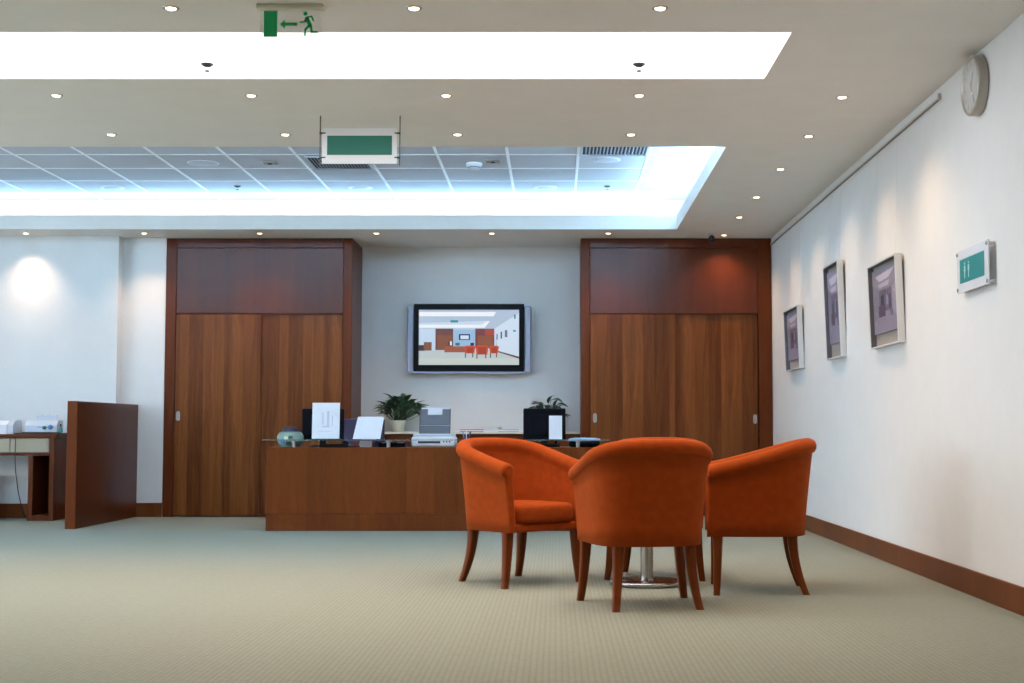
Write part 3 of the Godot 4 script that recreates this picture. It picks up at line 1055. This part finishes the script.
# ================================================================ chairs and table
func shell_shape() -> Dictionary:
	# tub: a padded wall with a rolled rim, swept round a U from arm to arm
	var a := 0.301
	var zf := 0.255
	var zs := -0.015
	var b := 0.275
	var path := []       # [point, outward normal]
	for i in 6:
		var z := lerpf(zf, zs, i / 6.0)
		path.append([Vector2(a, z), Vector2(1, 0)])
	var n := 26
	for i in n + 1:
		var t := PI * i / n
		var e := 2.0 / 2.5
		var c := signf(cos(t)) * pow(absf(cos(t)), e)
		var s := pow(absf(sin(t)), e)
		var p := Vector2(a * c, zs - b * s)
		var nx := signf(cos(t)) * pow(absf(cos(t)), 2.0 - e) / a
		var nz := -pow(absf(sin(t)), 2.0 - e) / b
		path.append([p, Vector2(nx, nz).normalized()])
	for i in 6:
		var z := lerpf(zs, zf, (i + 1) / 6.0)
		path.append([Vector2(-a, z), Vector2(-1, 0)])
	var rings := []
	for q in path:
		var p: Vector2 = q[0]
		var nn: Vector2 = q[1]
		var f := clampf((zf - p.y) / (zf - zs + b), 0.0, 1.0)
		var top := 0.652 + 0.132 * (f * 0.75 + 0.25 * smoothstep(0.0, 1.0, f)) 
		var low := 0.29
		var lean := 0.035 + 0.018 * f
		var prof := []
		# outer face upwards
		for k in 6:
			var u := k / 5.0
			prof.append(Vector2(-lean + (lean - 0.009) * pow(u, 1.25), lerpf(low, top - 0.072, u)))
		# rolled rim
		for k in 11:
			var t := -0.75 + (PI + 1.35) * k / 10.0
			prof.append(Vector2(-0.029 + cos(t) * 0.042, top - 0.042 + sin(t) * 0.042))
		# inner face downwards
		for k in 5:
			var u := k / 4.0
			prof.append(Vector2(lerpf(-0.062, -0.085 - 0.02 * f, u), lerpf(top - 0.088, 0.34, u)))
		prof.append(Vector2(-lean - 0.055, low))
		var ring := []
		for v in prof:
			ring.append(Vector3(p.x + nn.x * v.x, v.y, p.y + nn.y * v.x))
		rings.append(ring)
	var s := {}
	for i in rings.size() - 1:
		var r0: Array = rings[i]
		var r1: Array = rings[i + 1]
		for k in r0.size():
			var m := (k + 1) % r0.size()
			quad(s, r0[k], r0[m], r1[m], r1[k], 1)
	# rounded fronts of the arms
	for e in 2:
		var r: Array = rings[0] if e == 0 else rings[-1]
		var mid := Vector3.ZERO
		for v in r:
			mid += v
		mid /= r.size()
		var prev := r
		for step in 2:
			var ring := []
			for v in r:
				var w: Vector3 = v
				var flat := Vector3(mid.x, w.y, w.z)
				var inn := w.lerp(flat, 0.16 if step == 0 else 0.42)
				if w.y > 0.6:
					var cc := Vector3(mid.x, r[10].y - 0.03, w.z)
					inn = w.lerp(cc, 0.14 if step == 0 else 0.4)
				inn.z += 0.009 if step == 0 else 0.013
				ring.append(inn)
			for k in r.size():
				var m := (k + 1) % r.size()
				if e == 0:
					quad(s, ring[k], ring[m], prev[m], prev[k], 2)
				else:
					quad(s, prev[k], prev[m], ring[m], ring[k], 2)
			prev = ring
		# close: the profile is a thin strip, so join opposite points
		var poly := PackedVector2Array()
		for v in prev:
			poly.append(Vector2(v.x, v.y))
		var ids := Geometry2D.triangulate_polygon(poly)
		for i in range(0, ids.size(), 3):
			tri(s, prev[ids[i]], prev[ids[i + 1]], prev[ids[i + 2]], 3)
	return outward(s)

func cushion_shape() -> Dictionary:
	# seat pad: superellipse outline, domed top, rounded front lip
	var rings := []
	var n := 40
	for row in [[0.95, 0.336], [0.985, 0.342], [1.0, 0.36], [1.0, 0.395], [0.99, 0.412], [0.965, 0.424], [0.9, 0.432], [0.6, 0.438], [0.2, 0.44]]:
		var r := []
		for k in n:
			var t := TAU * k / n
			var e := 2.0 / 6.0
			var x: float = signf(cos(t)) * pow(absf(cos(t)), e) * 0.222
			var z: float = signf(sin(t)) * pow(absf(sin(t)), e) * 0.225
			var q: float = row[0]
			r.append(Vector3(x * q * (1.0 if z > 0 else lerpf(1.0, 0.84, -z / 0.225)), row[1], 0.038 + z * q))
		rings.append(r)
	return loft(rings)

func leg_shape(x0: float, z0: float, x1: float, z1: float, curve: float) -> Dictionary:
	var rings := []
	for i in 9:
		var u := i / 8.0
		var y := lerpf(0.305, 0.0, u)
		var k := lerpf(u, u * u, curve)
		var cx := lerpf(x0, x1, k)
		var cz := lerpf(z0, z1, k)
		var h := lerpf(0.0255, 0.0165, pow(u, 0.9))
		var c := 0.005
		var r := []
		for q in [[-1, -1, 0], [-1, -1, 1], [1, -1, 1], [1, -1, 0], [1, 1, 0], [1, 1, 1], [-1, 1, 1], [-1, 1, 0]]:
			var dx: float = q[0] * (h - (c if q[2] == 1 else 0.0))
			var dz: float = q[1] * (h - (c if q[2] == 0 else 0.0))
			r.append(Vector3(cx + dx, y, cz + dz))
		rings.append(r)
	var s := loft(rings, true, 1)
	return s

func chairs() -> void:
	var t := thing("tub_armchair", "orange velvet tub armchair with its back to the open carpet, facing the reception desk", "armchair", Vector3(0.42, 0, -6.642), "orange tub armchairs round the pedestal table")
	part("tub_shell", shell_shape(), M.velvet, t)
	part("seat_cushion", cushion_shape(), M.velvet, t)
	part("seat_base", box(-0.226, 0.288, 0.246, 0.226, 0.334, -0.05, 0.012), M.velvet, t)
	for sx in [-1.0, 1.0]:
		part("leg", leg_shape(sx * 0.236, 0.214, sx * 0.262, 0.222, 0.8), M.leg_wood, t)
		part("leg", leg_shape(sx * 0.172, -0.162, sx * 0.2, -0.228, 1.0), M.leg_wood, t)
	t.rotation.y = deg_to_rad(192)
	var spots := [
		[Vector3(-0.215, 0, -7.637), 41.0, "orange velvet tub armchair showing its seat cushion, just in front of the reception desk"],
		[Vector3(1.048, 0, -7.264), -95.0, "orange velvet tub armchair turned sideways beside the white picture wall"],
		[Vector3(0.572, 0, -7.93), -7.7, "orange velvet tub armchair hidden behind the pedestal table except for its front legs"],
	]
	for s in spots:
		var c := copy(t, s[2])
		c.position = s[0]
		c.rotation.y = deg_to_rad(s[1])
	var o := thing("pedestal_table", "small round table on a brushed steel pedestal between the orange armchairs", "table", Vector3(0.486, 0, -7.5))
	part("base_disc", lathe([[0.19, 0.0], [0.19, 0.006], [0.203, 0.007], [0.203, 0.02], [0.198, 0.025], [0.05, 0.03], [0.0, 0.03]], 48), M.steel, o)
	part("column", lathe([[0.0345, 0.022], [0.0345, 0.53], [0.0, 0.53]], 28, false), M.steel, o)
	part("collar", lathe([[0.08, 0.52], [0.08, 0.53], [0.0, 0.53]], 24, false), M.steel, o)
	part("tabletop", lathe([[0.0, 0.53], [0.25, 0.53], [0.256, 0.536], [0.256, 0.55], [0.25, 0.556], [0.0, 0.556]], 48), M.frame_wood, o)

# ================================================================ things on the walls
func television() -> void:
	var t := thing("television", "flat television with silver side speakers on the wall, showing this lobby", "television", Vector3(-0.87, 1.742, NICHE_Z + 0.012))
	# relative to the middle of the wall plate
	part("wall_bracket", box(-0.2, -0.15, 0.0, 0.2, 0.15, 0.04, 0.003), M.black, t)
	part("rear_case", box(-0.55, -0.31, 0.04, 0.55, 0.33, 0.085, 0.008), M.black, t)
	part("bezel", bezel(-0.559, -0.325, 0.549, 0.353, -0.508, -0.261, 0.499, 0.295, 0.085, 0.122), M.gloss_black, t)
	part("base_strip", box(-0.575, -0.348, 0.05, 0.565, -0.326, 0.112, 0.004), M.silver, t)
	for sx in [-1.0, 1.0]:
		part("speaker", box(-0.005 + sx * 0.555, -0.335, 0.045, -0.005 + sx * 0.622, 0.335, 0.098, 0.01), M.silver, t)
	var m := StandardMaterial3D.new()
	m.resource_name = "screen_picture"
	m.albedo_color = Color(0.02, 0.02, 0.02)
	m.roughness = 0.25
	m.emission_enabled = true
	m.emission = Color(1, 1, 1)
	m.emission_operator = BaseMaterial3D.EMISSION_OP_MULTIPLY
	m.emission_energy_multiplier = 0.6
	m.emission_texture = ImageTexture.create_from_image(screen_image())
	part_mesh("screen", picture_quad(-0.508, -0.261, 0.499, 0.295, 0.1, m), t, "lit screen with a picture of the lobby")
	area(t, Vector3(-0.005, 0.017, 0.124), Vector3(0, PI, 0), Vector2(1.0, 0.55), Color(0.85, 0.92, 1.0), 0.05)

func bezel(x0: float, y0: float, x1: float, y1: float, a0: float, b0: float, a1: float, b1: float, z0: float, z1: float) -> Dictionary:
	var s := {}
	add(s, box(x0, y0, z0, a0, y1, z1, 0.003))
	add(s, box(a1, y0, z0, x1, y1, z1, 0.003))
	add(s, box(a0 - 0.003, b1, z0, a1 + 0.003, y1, z1, 0.003))
	add(s, box(a0 - 0.003, y0, z0, a1 + 0.003, b0, z1, 0.003))
	return s

func wall_pictures() -> void:
	var rail := thing("picture_rail", "thin metal picture hanging rail along the top of the picture wall", "picture rail", Vector3(WALL_X, 2.624, 0))
	part("track", box(-0.014, -0.008, -7.43, 0.0, 0.008, -13.35, 0.003), M.rail_metal, rail)
	part("lower_lip", box(-0.017, -0.0125, -7.43, -0.003, -0.0085, -13.35, 0.001), M.mount_board, rail)
	part("end_cap", box(-0.02, -0.014, -7.418, 0.0, 0.02, -7.43, 0.002), M.rail_metal, rail)
	var specs := [
		[-8.63, 0.735, 0.535, 1.615, "silver framed landscape print hanging nearest the green restroom sign", 1],
		[-10.215, 0.53, 0.7, 1.703, "tall silver framed portrait print hanging between two landscape prints", 2],
		[-11.99, 0.7, 0.535, 1.613, "silver framed landscape print hanging nearest the wooden cabinet", 3],
	]
	for q in specs:
		var z: float = q[0]
		var w: float = q[1]
		var h: float = q[2]
		var y: float = q[3]
		var t := thing("framed_picture", q[4], "picture", Vector3(WALL_X - 0.032, y, z), "framed prints on the white wall")
		t.basis = Basis(Vector3.UP, -PI / 2) * Basis(Vector3.RIGHT, 0.034)
		var d := 0.044
		var m := 0.01
		part("frame", bezel(-w / 2, -h / 2, w / 2, h / 2, -w / 2 + m, -h / 2 + m, w / 2 - m, h / 2 - m, -0.022, d - 0.022), M.silver_frame, t)
		part("mount", box(-w / 2 + m - 0.001, -h / 2 + m - 0.001, -0.021, w / 2 - m + 0.001, h / 2 - m + 0.001, -0.018, 0.0), M.mount_board, t)
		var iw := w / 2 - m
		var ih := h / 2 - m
		part("lining", box(-iw, -ih, -0.0175, -iw + 0.003, ih, d - 0.026, 0.0), M.lining, t)  # dark strips stand for the shade inside the frame
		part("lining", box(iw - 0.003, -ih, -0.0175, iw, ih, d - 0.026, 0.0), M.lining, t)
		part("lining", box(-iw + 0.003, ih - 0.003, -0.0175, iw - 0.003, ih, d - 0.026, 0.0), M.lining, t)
		var pic := StandardMaterial3D.new()
		pic.resource_name = "print"
		pic.roughness = 0.5
		var portrait := h > w
		pic.albedo_texture = ImageTexture.create_from_image(print_image(96 if portrait else 160, 144 if portrait else 112, q[5]))
		var px0 := -w / 2 + m + 0.0035
		var px1 := w / 2 - m - 0.022
		var py0 := -h / 2 + m + h * 0.15
		var py1 := h / 2 - m - h * 0.05
		var board := part("print_board", box(px0, py0, -0.0178, px1, py1, -0.008, 0.0), M.dark_grey, t)
		part_mesh("print", picture_quad(px0, py0, px1, py1, -0.0076, pic), board, "grey photograph of a hall")
		for sx in [-0.36, 0.36]:
			var inv := t.basis.inverse()
			var top: Vector3 = inv * (Vector3(WALL_X - 0.009, 2.61, z + sx * w) - t.position)
			part("wire", tube([Vector3(sx * w, h / 2 - 0.02, -0.012), top], 0.0006, 5), M.pale_grey, t)

func restroom_sign() -> void:
	var t := thing("restroom_sign", "acrylic plate with teal panel and two white figures on standoffs", "sign", Vector3(WALL_X, 1.622, -6.8))
	t.rotation.y = -PI / 2
	part("plate", box(-0.258, -0.106, 0.032, 0.258, 0.106, 0.038, 0.001), M.frosted, t)
	part("color_panel", box(-0.205, -0.06, 0.0382, 0.195, 0.06, 0.0394, 0.0), M.teal, t, "teal green panel")
	for x in [-0.12, -0.055]:
		var f := {}
		add(f, prism(disc_points(x, 0.034, 0.007), 0.0394, 0.0402))
		add(f, prism([Vector2(x - 0.011, 0.024), Vector2(x + 0.011, 0.024), Vector2(x + 0.012, -0.005), Vector2(x + 0.007, -0.006), Vector2(x + 0.006, -0.04), Vector2(x - 0.006, -0.04), Vector2(x - 0.007, -0.006), Vector2(x - 0.012, -0.005)], 0.0394, 0.0402))
		part("figure", f, M.figure_pale, t, "pale standing figure")
	for a in [[-0.24, 0.09], [0.24, 0.09], [-0.24, -0.09], [0.24, -0.09]]:
		part("standoff", moved(lathe([[0.008, 0.0], [0.008, 0.031], [0.0095, 0.0385], [0.0095, 0.043], [0.0, 0.044]], 14, false), Transform3D(Basis(Vector3.RIGHT, PI / 2), Vector3(a[0], a[1], 0))), M.steel, t)

func clock() -> void:
	var t := thing("wall_clock", "round grey wall clock hung high against the ceiling", "clock", Vector3(WALL_X, 2.512, -6.735))
	t.basis = Basis(Vector3.UP, -PI / 2) * Basis(Vector3.RIGHT, PI / 2)   # own y axis points out of the wall
	part("case", lathe([[0.140, 0.0], [0.148, 0.004], [0.148, 0.046], [0.142, 0.055], [0.134, 0.055], [0.13, 0.042], [0.0, 0.042]], 48), M.clock_metal, t)
	part("dial", lathe([[0.129, 0.0425], [0.129, 0.0435], [0.0, 0.0435]], 40), M.white, t)
	for k in 12:
		var a := TAU * k / 12
		part("hour_mark", moved(box(-0.003, 0.0436, 0.1, 0.003, 0.0444, 0.122, 0.0), Transform3D(Basis(Vector3.UP, a), Vector3.ZERO)), M.dark_grey, t)
	part("hour_hand", moved(box(-0.004, 0.0448, -0.015, 0.004, 0.046, 0.07, 0.0), Transform3D(Basis(Vector3.UP, 2.7), Vector3.ZERO)), M.dark_grey, t)
	part("minute_hand", moved(box(-0.003, 0.0464, -0.02, 0.003, 0.0475, 0.105, 0.0), Transform3D(Basis(Vector3.UP, 0.5), Vector3.ZERO)), M.dark_grey, t)
	part("glass", lathe([[0.134, 0.0505], [0.1, 0.055], [0.05, 0.058], [0.0, 0.059]], 40), M.clear, t)

# ================================================================ signs under the ceiling
func exit_sign() -> void:
	var t := thing("exit_sign", "clear exit sign with green door, arrow and running figure hanging from the ceiling", "exit sign", Vector3(-1.161, CEIL, -5.995))
	part("mount", box(-0.152, -0.02, 0.03, 0.148, 0.0, -0.03, 0.004), M.cream, t)
	part("plate", box(-0.136, -0.142, 0.002, 0.134, -0.021, -0.002, 0.001), M.acrylic, t)
	var z0 := 0.0022
	var z1 := 0.0034
	part("door_symbol", prism([Vector2(-0.12, -0.14), Vector2(-0.061, -0.14), Vector2(-0.061, -0.026), Vector2(-0.12, -0.026)], z0, z1), M.exit_green, t)
	part("arrow", prism([Vector2(-0.05, -0.084), Vector2(-0.027, -0.063), Vector2(-0.027, -0.077), Vector2(0.026, -0.077), Vector2(0.026, -0.091), Vector2(-0.027, -0.091), Vector2(-0.027, -0.105)], z0, z1), M.exit_green, t)
	var f := {}
	var lift := func(x: float, y: float) -> Vector2: return Vector2(x, -0.03 + (y + 0.029) * 1.25)
	add(f, prism(disc_points(0.062, -0.037, 0.0095, 14), z0, z1))
	for b in [[0.064, -0.05, 0.08, -0.078, 0.017], [0.062, -0.05, 0.055, -0.064, 0.009], [0.055, -0.064, 0.036, -0.065, 0.006], [0.068, -0.047, 0.085, -0.044, 0.007], [0.085, -0.044, 0.093, -0.06, 0.006], [0.075, -0.076, 0.058, -0.092, 0.010], [0.058, -0.092, 0.056, -0.112, 0.008], [0.082, -0.078, 0.086, -0.1, 0.010], [0.086, -0.1, 0.11, -0.1, 0.008]]:
		add(f, prism(bar_points(lift.call(b[0] + 0.004, b[1]), lift.call(b[2] + 0.004, b[3]), b[4]), z0, z1))
	part("running_figure", f, M.exit_green, t)

func hanging_sign() -> void:
	var t := thing("hanging_sign", "white acrylic sign with a plain green panel hanging on two rods", "sign", Vector3(-1.16, CEIL, -8.135))
	for sx in [-1.0, 1.0]:
		part("rod", tube([Vector3(sx * 0.236, 0.0, 0), Vector3(sx * 0.236, -0.3, 0)], 0.0035, 8), M.dark_metal, t)
		for y in [-0.104, -0.25]:
			part("clip", moved(lathe([[0.006, 0.0], [0.006, 0.036], [0.0, 0.037]], 10, false), Transform3D(Basis(Vector3.BACK, sx * PI / 2), Vector3(sx * 0.24, y, 0.0))), M.dark_metal, t)
	part("plate", box(-0.225, -0.288, 0.004, 0.22, -0.073, -0.004, 0.001), M.frosted, t)
	part("color_panel", box(-0.194, -0.235, 0.0042, 0.19, -0.12, 0.0054, 0.0), M.sign_green, t, "plain dark green panel")

# ================================================================ desk by the partition
func side_desk() -> void:
	var z := -12.79
	var t := thing("side_desk", "brown wooden desk with beige drawers behind the low partition", "desk", Vector3(-4.6, 0, z))
	# x runs from the right end panel leftwards
	part("desktop", box(-1.7, 0.76, 0.02, 0.03, 0.79, -0.415, 0.003), M.frame_wood, t)
	part("end_panel", box(-0.045, 0.0, 0.0, 0.0, 0.758, -0.41, 0.003), M.frame_wood, t)
	part("inner_panel", box(-0.24, 0.0, -0.003, -0.195, 0.59, -0.41, 0.003), M.frame_wood, t)
	part("bottom_rail", box(-0.195, 0.0, -0.002, -0.045, 0.05, -0.41, 0.002), M.frame_wood, t)
	part("back_panel", box(-0.195, 0.05, -0.38, -0.045, 0.6, -0.4, 0.0), M.frame_wood, t)
	part("drawer_rail", box(-1.7, 0.595, -0.001, -0.045, 0.62, -0.3, 0.002), M.frame_wood, t)
	for k in 4:
		var x1 := -0.052 - k * 0.36
		var d := part("drawer", box(x1 - 0.352, 0.624, 0.004, x1, 0.755, -0.28, 0.006), M.beige, t)
		part("lip", box(x1 - 0.352, 0.624, 0.006, x1, 0.632, 0.0045, 0.001), M.mount_board, d)
	part("end_panel", box(-1.7, 0.0, 0.0, -1.655, 0.758, -0.41, 0.003), M.frame_wood, t)
	var top := 0.7905
	var o := thing("card_printer", "white wedge shaped card machine on the desk behind the partition", "machine", Vector3(-5.125, top, -12.9))
	part("body", prism_x([[0.1, 0.0], [0.1, 0.085], [0.02, 0.125], [-0.12, 0.125], [-0.12, 0.0]], -0.17, 0.075), M.white, o)
	part("end_cover", prism_x([[0.09, 0.006], [0.09, 0.08], [0.06, 0.112], [0.0, 0.13], [-0.12, 0.128], [-0.12, 0.006]], 0.076, 0.13), M.pale_grey, o)
	part("slot", moved(box(-0.13, 0.0, -0.004, -0.02, 0.004, 0.012, 0.0), Transform3D(Basis(Vector3.RIGHT, 0.46), Vector3(0, 0.112, 0.048))), M.dark_grey, o)
	for x in [-0.14, 0.09]:
		part("foot", box(x, -0.0005, 0.09, x + 0.02, 0.0, 0.07, 0.0), M.black, o)
	o = thing("black_tray", "flat black tray on the desk behind the partition", "tray", Vector3(-4.76, top, -12.87))
	part("base", box(-0.22, 0.0, 0.07, 0.195, 0.012, -0.15, 0.003), M.black, o)
	part("rim", box(-0.15, 0.0125, 0.07, 0.195, 0.02, 0.062, 0.002), M.black, o)
	o = thing("leaflet_box", "pale box of cards with blue marks on the black tray", "box", Vector3(-4.765, top + 0.0205, -12.9))
	part("body", prism_x([[0.06, 0.0], [0.06, 0.06], [0.03, 0.105], [-0.1, 0.105], [-0.1, 0.0]], -0.13, 0.165), M.pale_grey, o)
	part("label_panel", box(-0.12, 0.006, 0.0605, 0.05, 0.05, 0.062, 0.0), M.print_grey, o)
	part("blue_mark", moved(lathe([[0.022, 0.0], [0.022, 0.006], [0.0, 0.007]], 16), Transform3D(Basis(Vector3.RIGHT, PI / 2), Vector3(0.105, 0.045, 0.0605))), M.blue, o)
	part("blue_mark", moved(lathe([[0.018, 0.0], [0.018, 0.006], [0.0, 0.007]], 16), Transform3D(Basis(Vector3.RIGHT, PI / 2), Vector3(0.048, 0.04, 0.0605))), M.teal, o)
	part("blue_mark", box(-0.02, 0.042, 0.0605, 0.14, 0.048, 0.0625, 0.0), M.blue, o)
	for k in 9:
		part("card_tab", box(-0.05 + k * 0.022, 0.105, -0.01, -0.03 + k * 0.022, 0.148 + 0.004 * (k % 3), -0.0115, 0.0), [M.print_grey, M.pale_grey, M.print_grey][k % 3], o)
	o = thing("bottle", "small green and dark bottle beside the box of cards", "bottle", Vector3(-4.575, top, -12.86))
	part("body", lathe([[0.014, 0.0], [0.015, 0.05], [0.009, 0.07], [0.0, 0.07]], 14), M.teal, o)
	part("cap", lathe([[0.009, 0.071], [0.009, 0.095], [0.0, 0.096]], 12, false), M.dark_grey, o)
	tag(part("power_cable", tube([Vector3(-4.952, 0.787, -12.762), Vector3(-4.951, 0.7, -12.764), Vector3(-4.953, 0.6, -12.766), Vector3(-4.965, 0.45, -12.82), Vector3(-4.985, 0.25, -12.95), Vector3(-5.0, 0.08, -13.1), Vector3(-5.005, 0.02, -13.17)], 0.004, 8), M.black, self), "thin black power cable hanging down in front of the beige drawers", "cable")
	o = thing("computer_case", "light grey computer case standing under the desk", "computer", Vector3(-5.34, 0, -12.96))
	part("case", box(-0.1, 0.0, 0.19, 0.1, 0.42, -0.2, 0.006), M.pale_grey, o)
	part("front", box(-0.095, 0.01, 0.2, 0.095, 0.41, 0.191, 0.004), M.white, o)

# ================================================================ small things in the ceiling
func small_ceiling_things() -> void:
	# sprinklers in the glowing panel
	sprinkler(Vector3(-1.796, CEIL + 0.0215, -7.05), "steel sprinkler head below the glowing panel, nearer the exit sign")
	sprinkler(Vector3(0.427, CEIL + 0.0215, -7.05), "steel sprinkler head below the glowing panel, nearer the picture wall")
	sprinkler(Vector3(-3.048, TILE_Y, -13.18), "steel sprinkler head in the tiled recess above the one-pull cabinet")
	sprinkler(Vector3(0.49, TILE_Y, -13.18), "steel sprinkler head in the tiled recess above the two-pull cabinet")
	for x in [-4.267, -1.884, -0.106]:
		var t := thing("ceiling_speaker", "round white disc fitting in the tiled recess, " + ("farthest from the picture wall" if x < -4.0 else "behind the hanging sign" if x < -1.0 else "nearest the picture wall"), "ceiling fitting", Vector3(x, TILE_Y, -13.24), "round fittings in the tiled recess")
		part("flange", lathe([[0.12, 0.0], [0.118, -0.008], [0.1, -0.014], [0.085, -0.012], [0.0, -0.012]], 32), M.white, t)
		part("cone", lathe([[0.08, -0.0125], [0.07, -0.02], [0.03, -0.022], [0.0, -0.022]], 28), M.pale_grey, t)
	for a in [[-3.088, -12.04, 0.13], [0.44, -11.9, 0.11]]:
		var t := thing("flat_speaker", "flat round white grille in a ceiling tile, " + ("beside the front air vent" if a[0] > 0 else "beyond the sensor and away from the vents"), "ceiling fitting", Vector3(a[0], TILE_Y, a[1]), "flat grilles in the tiled recess")
		part("grille", lathe([[a[2], 0.0], [a[2], -0.004], [a[2] - 0.012, -0.008], [0.0, -0.008]], 32), M.pale_grey, t)
		part("rim", lathe([[a[2] + 0.008, 0.0], [a[2] + 0.008, -0.003], [a[2] + 0.0005, -0.005], [a[2] + 0.0005, 0.0]], 32), M.white, t)
	for a in [[-2.493, -11.99, "small square grey sensor set in a ceiling tile by the vent"], [-0.546, -11.92, "small square grey sensor beside the smoke detector"]]:
		var t := thing("ceiling_sensor", a[2], "sensor", Vector3(a[0], TILE_Y, a[1]), "ceiling sensors")
		part("body", box(-0.06, -0.014, -0.06, 0.06, 0.0, 0.06, 0.006), M.mount_board, t)
		part("eye", lathe([[0.02, -0.0145], [0.015, -0.022], [0.0, -0.025]], 16), M.dark_grey, t)
	var d := thing("smoke_detector", "white domed smoke detector under a ceiling tile", "smoke detector", Vector3(-0.717, TILE_Y, -12.05))
	part("base", lathe([[0.07, 0.0], [0.07, -0.02], [0.062, -0.028], [0.0, -0.028]], 28), M.white, d)
	part("sensor_head", lathe([[0.055, -0.0285], [0.05, -0.05], [0.035, -0.06], [0.0, -0.062]], 24), M.pale_grey, d)
	part("slots", lathe([[0.0545, -0.036], [0.056, -0.038], [0.0545, -0.043]], 24), M.dark_grey, d)
	var vents := [
		[-2.15, -1.62, -11.68, -12.26, "dark slatted air vent in the tiled recess behind the hanging sign"],
		[0.2, 0.77, -11.06, -11.64, "dark slatted air vent at the front of the tiled recess"],
	]
	for v in vents:
		var cx: float = (v[0] + v[1]) / 2
		var cz: float = (v[2] + v[3]) / 2
		var t := thing("air_vent", v[4], "air vent", Vector3(cx, TILE_Y, cz))
		var hx: float = (v[1] - v[0]) / 2
		var hz: float = (v[2] - v[3]) / 2
		part("backing", box(-hx, -0.006, -hz, hx, -0.0045, hz, 0.0), M.vent_dark, t)
		var fr := {}
		add(fr, box(-hx, -0.022, -hz, -hx + 0.022, -0.0065, hz, 0.002))
		add(fr, box(hx - 0.022, -0.022, -hz, hx, -0.0065, hz, 0.002))
		add(fr, box(-hx + 0.022, -0.022, -hz, hx - 0.022, -0.0065, -hz + 0.022, 0.002))
		add(fr, box(-hx + 0.022, -0.022, hz - 0.022, hx - 0.022, -0.0065, hz, 0.002))
		part("frame", fr, M.vent_slat, t)
		for k in 17:
			var x := -hx + 0.045 + k * (2 * hx - 0.09) / 16.0
			part("slat", moved(box(-0.002, -0.014, -hz + 0.022, 0.002, 0.0, hz - 0.022, 0.0), Transform3D(Basis(Vector3.BACK, 0.6), Vector3(x, -0.007, 0))), M.vent_slat, t)
	var c := thing("dome_camera", "small dark security camera on the ceiling above the wooden cabinet", "camera", Vector3(1.469, CEIL, -13.06))
	part("mount", lathe([[0.03, 0.0], [0.03, -0.008], [0.012, -0.012], [0.012, -0.03], [0.0, -0.03]], 16), M.pale_grey, c)
	part("body", moved(lathe([[0.02, -0.05], [0.026, -0.045], [0.026, 0.03], [0.02, 0.035], [0.0, 0.035]], 16), Transform3D(Basis(Vector3.RIGHT, 1.2), Vector3(0, -0.05, 0))), M.dark_grey, c)
	part("lens", moved(lathe([[0.018, 0.0], [0.014, 0.01], [0.0, 0.012]], 14), Transform3D(Basis(Vector3.RIGHT, 1.2), Vector3(0, -0.037, 0.033))), M.black, c)

func sprinkler(at: Vector3, label: String) -> void:
	var t := thing("sprinkler", label, "sprinkler", at, "sprinkler heads")
	part("rosette", lathe([[0.033, 0.0], [0.033, -0.003], [0.018, -0.013], [0.007, -0.016], [0.0, -0.016]], 20), M.dark_metal, t)
	for s in [-1.0, 1.0]:
		part("yoke", tube([Vector3(s * 0.005, -0.015, 0), Vector3(s * 0.008, -0.023, 0), Vector3(s * 0.002, -0.034, 0)], 0.0015, 6), M.chrome, t)
	part("deflector", lathe([[0.004, -0.032], [0.013, -0.034], [0.013, -0.039], [0.0, -0.039]], 14), M.dark_metal, t)
